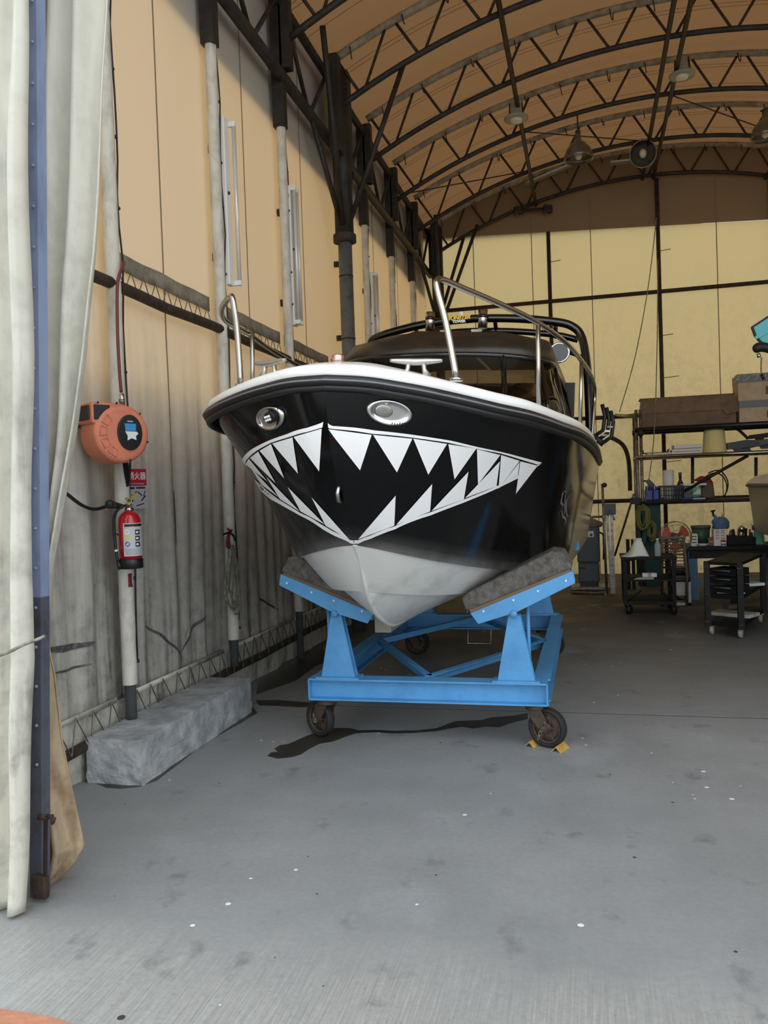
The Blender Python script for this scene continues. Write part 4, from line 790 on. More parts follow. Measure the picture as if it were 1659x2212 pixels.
bow_rail(-1, [(.556, .264, 2.10), (.572, .25, 2.35), (.585, .235, 2.48), (.60, .24, 2.535), (.635, .29, 2.55), (.70, .37, 2.545), (.79, .50, 2.53), (.86, .70, 2.51), (.88, 1.05, 2.50)]+TAIL)

# ---- windscreen and canvas top
def ring(a, b_, s0, z, zc, n=28, tail=1.9):
    """plan outline: straight sides from the stern, rounded across the front"""
    out = [(-a*1.04-.05, s0+tail, z)]
    for i in range(n+1):
        th = PI*i/n; c_, s_ = math.cos(th), math.sin(th); e = .62
        x = -a*1.04*math.copysign(abs(c_)**e, c_)-.05; y = s0-b_*abs(s_)**.8
        out.append((x, y, z+zc*(1-(x/a/1.1)**2)))
    return out+[(a*1.04-.05, s0+tail, z)]
RG = [ring(.95, .85, 3.05, 2.02, .03), ring(.91, .72, 3.08, 2.22, .03), ring(.83, .52, 3.12, 2.56, .04)]
n_ = len(RG[0])
cabin = boat
B().grid(RG).thick(.006).make('windscreen', 'tinted_glass', boat)
for i in (1, 6, 11, 19, 24, 29):
    B().tube([RG[0][i], RG[1][i], RG[2][i]], .020, 8).make('screen_pillar', 'tower_black', boat)
B().tube(RG[2], .022, 8).make('screen_frame', 'tower_black', boat); B().tube(RG[0], .022, 8).make('screen_base', 'tower_black', boat)
TP = [RG[2], ring(.83, .46, 3.14, 2.65, .06), ring(.79, .32, 3.18, 2.75, .07), ring(.68, .12, 3.26, 2.81, .06), ring(.40, .0, 3.4, 2.85, .035), ring(.02, -.1, 3.6, 2.87, .0)]
B().grid([[(x, y, z+.028*noise.noise(Vector((x*4, y*4, z*6)))) for x, y, z in r_] for r_ in TP]).thick(.004).make('canvas_top', 'canvas_black', boat)
B().bb(-.9, .9, 4.92, 4.94, 2.0, 2.66).make('rear_curtain', 'canvas_black', boat)
B().bb(-.80, .80, 3.75, 4.15, 1.9, 2.3).make('seat_back', 'canvas_black', boat, False, .06)
# ---- wakeboard tower
tw = [(-.98, 4.25, 1.97), (-.985, 4.2, 2.3), (-.99, 4.1, 2.7), (-.99, 4.03, 2.90), (-.95, 4.0, 2.985), (-.7, 4.0, 3.06), (-.4, 4.0, 3.115), (0, 4.0, 3.145), (.4, 4.0, 3.135), (.75, 4.0, 3.095), (.90, 4.0, 3.05), (.985, 3.98, 2.95), (1.04, 3.9, 2.7), (1.075, 3.78, 2.35), (1.10, 3.65, 1.97)]
o = B().tube(smoothpts(tw, 5), .038, 14).make('tower', 'tower_black', boat)
lw = [(-.98, 4.12, 2.90), (-.7, 4.12, 2.975), (-.3, 4.12, 3.04), (0, 4.12, 3.055), (.4, 4.12, 3.04), (.75, 4.12, 3.0), (.95, 4.12, 2.95)]
B().tube(smoothpts(lw, 4), .030, 12).make('cross_tube', 'tower_black', o)
for x in (-.55, .2, .75): B().tube([(x, 4.0, interp(x, [-.96, -.4, 0, .4, .9], [2.985, 3.115, 3.145, 3.135, 3.05])), (x, 4.12, interp(x, [-.98, 0, .95], [2.9, 3.055, 2.95]))], .02, 8).make('tie_tube', 'tower_black', o)
for x, y_, z in ((-.40, 3.96, 3.09), (.10, 3.93, 3.09)):
    q = B().tube([(x, y_, z-.05), (x, y_, z+.12)], .044, 16).make('tower_light', 'chrome', boat); B().tube([(x, y_, z+.045), (x, y_, z+.075)], .0455, 16).make('cap', 'tower_black', q)
B().tube([(-.11, 3.99, 3.16), (-.11, 3.99, 3.21)], .022, 12).make('anchor_light', 'gel_white', boat)
mat('sticker_yellow', rgb(240, 196, 40), .4)
o = boat
text('sticker', 'MONSTER', .050, 'sticker_yellow', boat, frame((-.135, 3.955, 3.150), (1, 0, .04), (0, .05, 1)), .001, 'CENTER', .25, .003)
text('sticker', 'TOWER', .034, 'gel_white', boat, frame((-.125, 3.953, 3.115), (1, 0, .04), (0, .05, 1)), .001, 'CENTER', 0, .002)
for x in (-.28, .02): B().box((x, 4.085, 3.052), (.10, .006, .024)).make('sticker', 'gel_white', boat)
mc = Vector((.80, 3.9, 2.80))
o = B().lathe([(.085, -.02), (.092, 0), (.085, .03), (.06, .07), (.0001, .09)], (0, 0, 0), 28, Matrix.Translation(mc) @ Matrix.Rotation(-PI/2, 4, 'X')).make('tower_speaker', 'tower_black', boat)
B().lathe([(.080, -.022), (.091, -.024), (.094, -.014), (.080, -.012), (.080, -.022)], (0, 0, 0), 28, Matrix.Translation(mc) @ Matrix.Rotation(-PI/2, 4, 'X')).make('speaker_ring', 'chrome', o)
B().tube([mc+Vector((.05, .02, .02)), (1.03, 3.92, 2.75)], .018, 8).make('speaker_clamp', 'tower_black', o)
# forked board rack folded outboard of the tower foot
a = Vector((1.13, 4.25, 2.03)); o = None
B().tube([(1.05, 4.0, 2.02), a, a+Vector((.02, 0, .03))], .02, 8).make('rack_mount', 'stainless', boat)
rk = B()
ux, uz = Vector((.80, 0, .6)).normalized(), Vector((-.6, 0, .8)).normalized()
for w_ in (-.055, .0, .055):
    p0 = a+ux*.03+Vector((w_*.7, .0, -w_*.55)); rk.tube([p0, p0+ux*.10+uz*.0, p0+ux*.19+uz*.10, p0+ux*.23+uz*.20], .018, 10)
rk.tube([a+ux*.03+Vector((-.05, 0, .04)), a+ux*.03+Vector((.05, 0, -.04))], .028, 10)
rk.make('board_rack', 'black_rubber', boat)
for i in range(3): B().box(a+ux*(.10+.03*i)+Vector((0, -.03, .02*i)), (.05, .01, .016), None).make('rack_pad', 'gel_white' if i == 1 else 'galv', boat)

# ================================================================== BLUE CRADLE
mat('cradle_blue', rgb(82, 152, 206), .45, col2=rgb(70, 132, 184), scale=5, lo=.4, hi=.75, bump=.08)
mat('carpet_grey', rgb(112, 108, 102), .95, col2=rgb(74, 70, 66), scale=26, lo=.35, hi=.65, bump=.8, bscale=120)
mat('plywood', rgb(110, 92, 72), .8)
mat('wheel_brown', rgb(92, 76, 64), .6, .2, col2=rgb(66, 54, 46), scale=14)
mat('tyre', rgb(30, 30, 31), .75); mat('chock_yellow', rgb(206, 168, 88), .6, col2=rgb(170, 134, 66), scale=18); mat('beige_block', rgb(178, 172, 152), .8)
cr = thing('boat_cradle', 'bright blue steel boat cradle on casters carrying the black boat', 'boat cradle', (-1.0, 4.9, 0), (0, 0, math.radians(-1.0)))
def ibeam(a, b_, h, w_, name, par=cr, tf=.010, tw_=.010):
    a, b_ = Vector(a), Vector(b_); d = (b_-a).normalized(); s = Vector((0, 0, 1)).cross(d).normalized(); z = Vector((0, 0, 1))
    q = [(-w_/2, 0), (w_/2, 0), (w_/2, tf), (tw_/2, tf), (tw_/2, h-tf), (w_/2, h-tf), (w_/2, h), (-w_/2, h), (-w_/2, h-tf), (-tw_/2, h-tf), (-tw_/2, tf), (-w_/2, tf)]
    return B().prism([a+s*u+z*v for u, v in q], b_-a).make(name, 'cradle_blue', par, True)
ZB, HB = .265, .135
YA, YR = 4.90, 7.55
ibeam((-1.745, YA, ZB), (-.265, YA, ZB), HB, .12, 'front_beam')
ibeam((-1.72, YR, ZB), (-.28, YR, ZB), HB, .12, 'rear_beam')
for x in (-1.69, -.30): ibeam((x, YA+.06, ZB), (x, YR-.06, ZB), HB, .10, 'side_beam')
for x in (-1.745, -.265): B().bb(x-.004, x+.004, YA-.055, YA+.055, ZB+.01, ZB+HB-.01).make('end_plate', 'cradle_blue', cr, True)
for a, b_ in (((-1.0, YA+.1), (-1.64, 6.25)), ((-1.0, YA+.1), (-.35, 6.25)), ((-1.64, 6.25), (-1.0, YR-.08)), ((-.35, 6.25), (-1.0, YR-.08))):
    a, b_ = Vector((*a, ZB+.085)), Vector((*b_, ZB+.085)); d = (b_-a).normalized(); s = Vector((0, 0, 1)).cross(d); z = Vector((0, 0, 1))
    B().prism([a+s*u+z*v for u, v in ((-.025, .05), (.025, .05), (.025, .043), (.007, .043), (.007, 0), (0, 0), (0, .043), (-.025, .043))], b_-a).make('brace', 'cradle_blue', cr, True)
def post_and_bunk(sg, Y):
    xb = -1.0+sg*.555                                        # post centre
    wb_, wt = (.112, .034)
    q = [(xb-wb_, Y-.03, ZB+HB), (xb+wb_, Y-.03, ZB+HB), (xb+wt, Y-.03, .80), (xb-wt, Y-.03, .80)]
    p = B().prism(q, (0, .010, 0)).make('post', 'cradle_blue', cr, True)
    B().prism([(x, Y+.028, z) for x, _, z in q], (0, .010, 0)).make('post_back', 'cradle_blue', p); 
    p_ = p.children[0]; 
    for s in (-1, 1):
        k = xb+s*wb_*.96; k2 = xb+s*wt*.9
        o = B().prism([(k, Y-.02, ZB+HB), (k, Y+.06, ZB+HB), (k2, Y+.05, .79), (k2, Y-.02, .79)], (-s*.008, 0, 0)).make('post_web', 'cradle_blue', cr, True)
    B().bb(xb-.14, xb+.14, Y-.058, Y+.058, ZB+HB, ZB+HB+.010).make('base_plate', 'cradle_blue', cr, True)
    # tilting channel with carpeted pad
    a_in, a_out = Vector((-1.0+sg*.325, Y, .745)), Vector((-1.0+sg*.925, Y, .965))
    d = (a_out-a_in).normalized(); nrm = Vector((-d.z*sg*sg, 0, abs(d.x))); nrm = Vector((-d.z, 0, d.x)) if d.x > 0 else Vector((d.z, 0, -d.x))
    for yy in (Y-.062, Y+.055):
        c_ = B().prism([a_in+Vector((0, yy-Y, .0))+d*.02, a_in+Vector((0, yy-Y, 0))+d*.26-nrm*.012, a_out+Vector((0, yy-Y, 0))+nrm*.03, a_out+Vector((0, yy-Y, 0))+nrm*.10+d*.012, a_in+Vector((0, yy-Y, 0))+nrm*.075], (0, .007, 0)).make('bunk_channel', 'cradle_blue', cr, True)
    top = nrm*.095
    B().prism([a_in+top*.80+Vector((0, -.055, 0)), a_out+top+Vector((0, -.055, 0)), a_out+top+nrm*.02+Vector((0, -.055, 0)), a_in+top*.8+nrm*.02+Vector((0, -.055, 0))], (0, .38, 0)).make('bunk_board', 'plywood', cr, True)
    q = [a_in+top*.8+nrm*.018-d*.02, a_out+top+nrm*.018+d*.02, a_out+top+nrm*.125, a_out+top+nrm*.155-d*.06, a_in+top*.8+nrm*.120+d*.02, a_in+top*.8+nrm*.095-d*.02]
    pd = B().prism([p_2+Vector((0, -.060, 0)) for p_2 in q], (0, .40, 0)).make('carpet_pad', 'carpet_grey', cr, True, .015, 2)
    B().lathe([(.024, 0), (.024, .012), (.0001, .013)], (0, 0, 0), 6, Matrix.Translation((xb, Y-.062, .812)) @ Matrix.Rotation(PI/2, 4, 'X')).make('pivot_bolt', 'cradle_blue', cr, True)
    for f_ in (.12, .42, .66, .93):
        q = a_in.lerp(a_out, f_)+nrm*.06+Vector((0, -.062, 0)); B().lathe([(.007, 0), (.006, .003), (.0001, .004)], (0, 0, 0), 8, Matrix.Translation(q) @ Matrix.Rotation(PI/2, 4, 'X')).make('screw', 'gel_white', cr, True)
    B().tube([(xb+sg*.075, Y+.05, ZB+HB), (xb+sg*.075, Y+.05, .86)], .012, 8).make('adjust_rod', 'cradle_blue', cr, True)
for Y in (YA, YR):
    for sg in (-1, 1): post_and_bunk(sg, Y)
# fix the back plates of the posts onto world coordinates of the cradle
for o in list(cr.children):
    for ch in list(o.children):
        if ch.name.startswith('post_back'):
            ch.data.transform(INV[cr.name])
def caster(cx, cy, ang, side, chain):
    """ang: heading of the wheel axle, side: which way the fork trails"""
    R = .118; ax = Vector((math.cos(ang), math.sin(ang), 0)); ro = Vector((-ax.y, ax.x, 0))*side
    wc = Vector((cx, cy, R)); sw = Vector((cx, cy, ZB))-ro*.075
    M_ = frame(wc, ro, (0, 0, 1)); 
    B().bb(sw.x-.085, sw.x+.085, sw.y-.06, sw.y+.06, ZB-.012, ZB).make('caster_plate', 'cradle_blue', cr, True)
    fk = B().lathe([(.062, -.042), (.064, -.034), (.058, -.014), (.05, -.010)], (sw.x, sw.y, ZB), 20).make('caster_fork', 'wheel_brown', cr, True)
    for s in (-1, 1):
        zz = lambda w_, h_, dx: sw+ro*dx+Vector((0, 0, h_-ZB))
        off = ax*s*.042
        poly = [sw+ro*-.045+Vector((0, 0, -.03)), sw+ro*.05+Vector((0, 0, -.03)), sw+ro*.075+Vector((0, 0, -.075)), wc+ro*.028+Vector((0, 0, .012)), wc+ro*.012+Vector((0, 0, -.024)), wc-ro*.02+Vector((0, 0, -.02)), sw+ro*-.01+Vector((0, 0, -.10))]
        B().prism([p+off-ax*.004 for p in poly], ax*.008).make('fork_leg', 'wheel_brown', cr, True, .002)
    Mz = Matrix.Translation(wc) @ ax.to_track_quat('Z', 'Y').to_matrix().to_4x4()
    ty = B().lathe([(R-.026, -.026), (R-.010, -.030), (R-.002, -.022), (R, 0), (R-.002, .022), (R-.010, .030), (R-.026, .026), (R-.026, -.026)], (0, 0, 0), 40, Mz).make('tyre', 'tyre', cr, True)
    B().lathe([(R-.026, -.020), (R-.034, -.024), (R-.036, -.010), (R-.036, .010), (R-.034, .024), (R-.026, .020), (R-.026, -.020)], (0, 0, 0), 36, Mz).make('rim', 'wheel_brown', cr, True)
    B().lathe([(.026, -.034), (.026, .034)], (0, 0, 0), 18, Mz).make('hub', 'wheel_brown', cr, True)
    for k in range(6): B().box((.055, 0, 0), (.065, .012, .018), Mz @ Matrix.Rotation(k*PI/3, 4, 'Z')).make('spoke', 'wheel_brown', cr, True)
    B().lathe([(R-.036, -.004), (R-.036, .004), (.024, .004), (.024, -.004), (R-.036, -.004)], (0, 0, 0), 30, Mz).make('wheel_disc', 'wheel_brown', cr, True)
    B().lathe([(.015, -.060), (.015, .060)], (0, 0, 0), 6, Mz).make('axle_bolt', 'wheel_brown', cr, True)
    if chain:
        fr = ax if ax.y < 0 else -ax
        for k in range(chain):
            c0 = wc+fr*.055+ro*(.0-.012*k)+Vector((0, 0, .025-.026*k)); tilt = .5 if k % 2 else -.3
            pts = [c0+ro*(.008*math.cos(q)*math.cos(tilt))+fr*(.008*math.cos(q)*math.sin(tilt))+Vector((0, 0, .018*math.sin(q)))+ro*(.008*math.sin(q)*.6) for q in [2*PI*i/12 for i in range(12)]]
            B().tube(pts, .0032, 6, True).make('chain_link', 'galv', cr, True)
wl_, wr_ = P(689, 1552, Y=4.97), P(1181, 1571, Y=4.93)
caster(wr_.x+.005, 4.93, math.radians(-112), 1, 4)
caster(wl_.x+.01, 4.97, math.radians(-122), -1, 2)
caster(-1.62, 7.6, math.radians(-95), 1, 0); caster(-.36, 7.6, math.radians(-85), 1, 0)
kq0, kq1 = P(808, 1327, Y=5.35), P(845, 1367, Y=5.35)
B().bb(kq0.x, kq1.x, 5.35, YR+.05, kq1.z, kq0.z).make('bunk_timber', 'beige_block', cr, True, .006)
# wheel chock of yellow angle pieces
g0 = P(1158, 1612, Z=0); g1 = P(1214, 1613, Z=0)
t = thing('wheel_chock', 'yellow angle iron wheel chock around the front caster', 'wheel chock', (wr_.x, 4.93, 0))
dv = Vector((math.cos(math.radians(-112)), math.sin(math.radians(-112)), 0)); rv = Vector((-dv.y, dv.x, 0))
for s, off, l0, l1 in ((-1, .088, -.02, .065), (1, .088, -.05, .075)):
    c_ = Vector((wr_.x, 4.93, 0))+rv*s*off
    q = [c_-rv*.032*1, c_+Vector((0, 0, .034)), c_+rv*.032, c_+rv*.027, c_+Vector((0, 0, .028)), c_-rv*.027]
    B().prism([p+dv*l0 for p in q], dv*(l1-l0)).make('angle_piece', 'chock_yellow', t, True)
B().box((wr_.x, 4.93, .006), (.16, .012, .010), Matrix.Translation((wr_.x, 4.93, 0)) @ Matrix.Rotation(math.radians(-22), 4, 'Z') @ Matrix.Translation((-wr_.x, -4.93+.075, 0))).make('link_bar', 'chock_yellow', t, True)
B().prism([Vector((wr_.x, 4.93, 0))-dv*.06+rv*.03+Vector((0, 0, .0)), Vector((wr_.x, 4.93, 0))-dv*.06-rv*.03, Vector((wr_.x, 4.93, .045))-dv*.06-rv*.02, Vector((wr_.x, 4.93, .045))-dv*.06+rv*.02], -dv*.02).make('back_lug', 'chock_yellow', t, True)
# wire step frame hanging under the boat
p = [P(x, y, Y=7.75) for x, y in ((1010, 1350), (1010, 1390), (1061, 1391), (1061, 1350))]
t = thing('wire_step', 'thin steel wire step frame hanging under the boat behind the cradle', 'step', p[1])
B().tube([p[0]+Vector((0, 0, .35)), p[0], p[1], p[2], p[3], p[3]+Vector((0, 0, .35))], .008, 6).make('wire_frame', 'stainless', t, True)

# ================================================================== WORK AREA AT THE BACK
mat('cardboard', rgb(122, 102, 82), .85, col2=rgb(104, 86, 70), scale=6); mat('cardboard_pale', rgb(196, 178, 150), .85, col2=rgb(170, 152, 128), scale=6)
mat('tape_blue', rgb(104, 112, 114), .5); mat('bucket_cream', rgb(226, 212, 150), .4); mat('paper', rgb(226, 226, 220), .8); mat('white_plastic', rgb(224, 224, 216), .45)
mat('can_blue', rgb(36, 58, 150), .4); mat('basket_black', rgb(30, 30, 34), .5); mat('mint', rgb(130, 206, 182), .45); mat('red_cloth', rgb(150, 36, 38), .7)
mat('bench_black', rgb(22, 21, 21), .6, col2=rgb(34, 33, 32), scale=9, spec=.25); mat('leg_blue', rgb(62, 96, 124), .5); mat('fan_red', rgb(206, 84, 60), .4)
mat('bucket_green', rgb(48, 72, 52), .5); mat('bag_blue', rgb(84, 122, 156), .6, col2=rgb(60, 92, 128), scale=9, bump=.8, bscale=14); mat('cap_red', rgb(190, 40, 40), .5)
mat('cart_black', rgb(14, 14, 15), .6, col2=rgb(22, 22, 22), scale=8, spec=.25); mat('cart_brown', rgb(32, 28, 26), .65, col2=rgb(22, 20, 19), scale=8, spec=.25); mat('grey_cabinet', rgb(78, 86, 94), .55); mat('chair_brown', rgb(98, 84, 70), .6)
mat('rope_yellow', rgb(112, 112, 58), .8); mat('rope_teal', rgb(38, 74, 74), .8); mat('hull_grey', rgb(150, 148, 142), .4); mat('teal_board', rgb(86, 190, 200), .4); mat('clear_plastic', rgb(190, 196, 196), .1, alpha=.45); mat('grey_wheel', rgb(150, 148, 142), .6)
mat('tool_grey', rgb(78, 80, 82), .5); mat('crate_white', rgb(196, 194, 184), .7, col2=rgb(160, 156, 146), scale=8)
RY = 13.0
def span(x0, y0, x1, y1, Y):
    a, b_ = P(x0, (y0+y1)/2, Y=Y), P(x1, (y0+y1)/2, Y=Y); c = (x0+x1)/2; t_, l_ = P(c, y0, Y=Y), P(c, y1, Y=Y)
    return a.x, b_.x, l_.z, t_.z
def pthing(name, label, cat, x0, y0, x1, y1, Y, group=None, z=None):
    xa, xb, za, zb = span(x0, y0, x1, y1, Y)
    if z is not None: zb += z-za; za = z
    return thing(name, label, cat, ((xa+xb)/2, Y, za), group=group), xb-xa, zb-za

# ---- pipe shelf rack
xa = P(1377, 900, Y=RY).x; xr_ = 4.6
Z1, Z2, Z3 = P(1380, 925, Y=RY).z, P(1382, 984, Y=RY).z, P(1437, 1081, Y=RY).z
rk = thing('shelf_rack', 'dark steel pipe shelf rack with three shelves along the back wall', 'shelf rack', (xa, RY, 0))
for x in (xa-.02, xa+.04, 3.2, xr_):
    for y in ((RY, RY+.62) if x != xa+.04 else (RY,)): B().tube([(x, y, 0), (x, y, Z1+.28 if x < 1.5 else Z1+.05)], .024, 8).make('upright', 'galv', rk, True)
for z, m_ in ((Z1, 'black_plastic'), (Z2, 'stainless'), (Z3, 'dark_steel')):
    for y in (RY-.02, RY+.60): B().tube([(xa-.05, y, z-.03), (xr_+.1, y, z-.03)], .04 if z == Z1 else .026, 8).make('shelf_pipe', m_, rk, True)
    B().bb(xa, xr_, RY, RY+.60, z-.012, z).make('shelf_board', 'dark_steel', rk, True)
B().tube([P(1476, 1062, Y=RY+.1), P(1616, 984, Y=RY+.1)], .024, 8).make('brace', 'dark_steel', rk, True)
for px in (1496, 1633): B().tube([P(px, 988, Y=RY+.3), P(px, 1080, Y=RY+.3)], .024, 8).make('hanger', 'dark_steel', rk, True)
B().tube([P(1372, 900, Y=RY), P(1330, 896, Y=RY+1.6)], .024, 8).make('tie_pipe', 'galv', rk, True)
B().tube([P(1369, 1068, Y=RY-.05), P(1328, 1200, Y=RY+.8)], .018, 8).make('stay', 'galv', rk, True)
B().ball(P(1384, 936, Y=RY-.05), .05, 10, 8).make('clamp', 'dark_steel', rk, True); B().box(P(1372, 1082, Y=RY-.03), (.14, .08, .10)).make('clamp', 'dark_steel', rk, True)

# top shelf
t, w_, h = pthing('cardboard_box', 'long brown cardboard box with drooping lid on the top shelf', 'box', 1385, 862, 1590, 917, RY+.1, z=Z1)
B().bb(-w_/2, w_/2, 0, .42, 0, h*.62).make('body', 'cardboard', t)
B().prism([(-w_/2-.03, -.01, h*.58), (w_/2-.03, -.012, h*.56), (w_/2-.03, .05, h*1.2), (-w_/2, .05, h*1.2)], (0, .02, 0)).make('lid_flap', 'cardboard', t)
B().bb(-w_/2-.01, w_/2+.0, .04, .44, h*1.17, h*1.2).make('lid', 'cardboard', t)
B().prism([(w_/2-.03, -.02, h*1.05), (w_/2+.09, -.02, h*.52), (w_/2-.13, -.02, h*.36), (w_/2-.2, -.02, h*.58)], (0, .008, 0)).make('torn_flap', 'cardboard', t)
for i, (x0, y0, x1, y1, lab, tx) in enumerate(((1597, 858, 1690, 906, 'pale carton with a grey blue band at the lower of the two stacked cartons', ''), (1594, 798, 1688, 856, 'pale carton with a grey lettered band stacked on another carton', 'ダンプル'))):
    if i == 0: t, w_, h = pthing('carton', lab, 'box', x0, y0, x1, y1, RY+.05, 'cartons on the top shelf', Z1); zt = Z1+h
    else: t, w_, h = pthing('carton', lab, 'box', x0, y0, x1, y1, RY+.05, 'cartons on the top shelf', zt)
    B().bb(-w_/2, w_/2, 0, .46, 0, h).make('body', 'cardboard_pale', t)
    B().bb(-w_/2-.004, w_/2+.004, -.004, .464, h*.68, h+.003).make('band', 'tape_blue', t)
    if tx: text('lettering', tx, .13, 'cardboard_pale', t, frame((-.12, -.008, h*.84), (1, 0, 0), (0, 0, 1)), .002)
    B().box((.15, -.005, h*.35), (.14, .004, h*.3)).make('print', 'cardboard', t)
# middle shelf
t, w_, h = pthing('bucket', 'cream plastic bucket upside down on the middle shelf', 'bucket', 1516, 928, 1570, 976, RY+.18, z=Z2)
B().lathe([(w_*.5, 0), (w_*.52, .012), (w_*.49, .02), (w_*.42, h), (w_*.40, h+.01), (.0001, h+.01)], (0, 0, 0), 28).make('body', 'bucket_cream', t)
for i, (x0, y0, x1, y1, lab, m_) in enumerate(((1398, 975, 1452, 979, 'white flat tray at the end of the middle shelf', 'white_plastic'), (1452, 967, 1516, 977, 'lower white flat box beside the cream bucket', 'paper'))):
    t, w_, h = pthing('flat_box', lab, 'box', x0, y0, x1, y1, RY+.06, 'flat boxes on the middle shelf', Z2); B().bb(-w_/2, w_/2, 0, .4, 0, h).make('body', m_, t, False, .004); B().bb(-w_/2+.02, w_/2-.02, -.003, .01, h*.4, h*.6).make('edge', 'cardboard_pale', t); zl = Z2+h
t, w_, h = pthing('flat_box', 'upper white flat box beside the cream bucket', 'box', 1456, 956, 1516, 966, RY+.06, 'flat boxes on the middle shelf', zl); B().bb(-w_/2, w_/2, 0, .4, 0, h).make('body', 'paper', t, False, .004); B().bb(-w_/2, w_/2, -.003, 0, h*.1, h*.2).make('edge', 'dark_steel', t)
t, w_, h = pthing('tool_tray', 'dark open tray lying on the white tray of the middle shelf', 'tray', 1390, 966, 1444, 974, RY+.12, z=Z2+.03); B().prism([(-w_/2, 0, 0), (w_/2, 0, 0), (w_/2*1.1, -.02, h), (w_/2*1.02, 0, h), (w_/2*.94, .01, .012), (-w_/2*.94, .01, .012), (-w_/2*1.02, 0, h), (-w_/2*1.1, -.02, h)], (0, .26, 0)).make('body', 'chair_brown', t)
for i, (x0, y0, x1, y1, lab, a_, m_) in enumerate(((1572, 948, 1640, 962, 'black flat moulding lying on the middle shelf', .06, 'black_plastic'), (1590, 961, 1664, 972, 'grey panel leaning on the middle shelf stack', .22, 'tool_grey'), (1630, 962, 1690, 970, 'black strip at the shelf end by the picture edge', -.05, 'black_plastic'), (1620, 938, 1690, 946, 'dark curved trim on top of the middle shelf pile', .05, 'rust_steel'))):
    t, w_, h = pthing('moulding', lab, 'moulding', x0, y0, x1, y1, RY+.1+.06*i, 'mouldings on the middle shelf', Z2+(.0, .0, .03, .15)[i]*1.0)
    B().prism([(-w_/2, 0, .05), (w_/2, 0, .05), (w_/2, 0, .05+h), (w_/2*.2, 0, .05+h*1.2), (-w_/2, 0, .05+h)], (0, .1, 0), Matrix.Rotation(-a_, 4, 'Y')).make('body', m_, t)
    B().prism([(-w_/2+.1, .02, -.0), (-w_/2+.22, .02, -.0), (-w_/2+.18, .02, .07), (-w_/2+.06, .02, .07)], (0, .05, 0)).make('foot', m_, t)
pts = [P(x, y, Y=RY+.3) for x, y in ((1520, 924), (1560, 921), (1590, 926), (1606, 938), (1616, 948))]; tag(B().tube(smoothpts(pts), .022, 8).make('bent_hose', 'black_rubber'), 'short black bent hose under the top shelf', 'hose')
pts = [P(x, y, Y=RY+.9) for x, y in ((1330, 950), (1346, 962), (1356, 985), (1360, 1020), (1361, 1060))]; tag(B().tube(smoothpts([P(1318, 945, Y=RY+.9)]+pts), .034, 8).make('bent_hose', 'rust_steel'), 'brown bent hose hanging on the back wall beside the shelf rack', 'hose')
# lower shelf
def canister(x0, x1, y0, y1, lab, k):
    t, w_, h = pthing('canister', lab, 'canister', x0, y0, x1, y1, RY+.1, 'blue canisters on the lower shelf', Z3)
    B().bb(-w_/2, w_/2, 0, .14, 0, h).make('body', 'can_blue', t, False, .02, 3); B().lathe([(.028, 0), (.028, .045)], (w_*.2, .07, h-.005), 12).make('cap', 'can_blue', t); B().tube([(-w_*.3, .07, h-.01), (-w_*.3, .07, h+.05), (w_*.0, .07, h+.05), (w_*.02, .07, h-.01)], .012, 6).make('handle', 'can_blue', t)
canister(1393, 1411, 1055, 1079, 'blue plastic canister at the pole end of the lower shelf', 0); canister(1410, 1425, 1055, 1079, 'blue plastic canister touching the black basket', 1)
t, w_, h = pthing('spray_gun', 'black spray head tool standing behind the blue canisters', 'tool', 1398, 1039, 1412, 1056, RY+.3, z=Z3); B().prism([(-.03, 0, 0), (.05, 0, 0), (.04, 0, .18), (.07, 0, .24), (-.02, 0, .34), (-.07, 0, .30), (-.01, 0, .2)], (0, .05, 0)).make('body', 'black_plastic', t); B().tube([(-.06, .02, .31), (-.13, .02, .30)], .012, 8).make('nozzle', 'black_plastic', t)
t, w_, h = pthing('basket', 'black slotted plastic basket on the lower shelf', 'basket', 1426, 1047, 1476, 1079, RY+.06, z=Z3)
for s in (0, 1):
    for i in range(9):
        x = -w_/2+.008+i*(w_-.016)/8; B().bb(x-.006-.004*(i > 4), x+.006+.012*(i > 4), s*.26, s*.26+.006, 0, h).make('slat', 'basket_black', t)
B().bb(-w_/2, w_/2, 0, .27, 0, .01).make('bottom', 'basket_black', t); B().bb(-w_/2-.01, w_/2+.01, -.008, .002, h-.03, h).make('rim', 'basket_black', t); B().bb(-w_/2-.01, w_/2+.01, .265, .275, h-.03, h).make('rim', 'basket_black', t)
for z in (h*.33, h*.66): B().bb(-w_/2, w_/2, 0, .006, z-.006, z+.006).make('rib', 'basket_black', t)
for x in (-w_/2, w_/2): B().bb(x-.005, x+.005, 0, .27, 0, h).make('end_wall', 'basket_black', t)
t, w_, h = pthing('paper_roll', 'white roll standing in the black basket', 'roll', 1432, 1019, 1456, 1050, RY+.18, z=Z3+.02); h += .22
B().lathe([(.02, 0), (w_/2, 0), (w_/2, h), (.02, h), (.02, 0)], (0, 0, 0), 24).make('paper', 'paper', t)
t, w_, h = pthing('bottle', 'small dark bottle behind the black basket', 'bottle', 1456, 1027, 1474, 1047, RY+.36, z=Z3); B().lathe([(.05, 0), (.05, .24), (.02, .30), (.02, .40), (.0001, .40)], (.03, 0, 0), 16).make('body', 'black_plastic', t); B().lathe([(.024, .36), (.024, .42), (.0001, .42)], (.03, 0, 0), 12).make('cap', 'tool_grey', t)
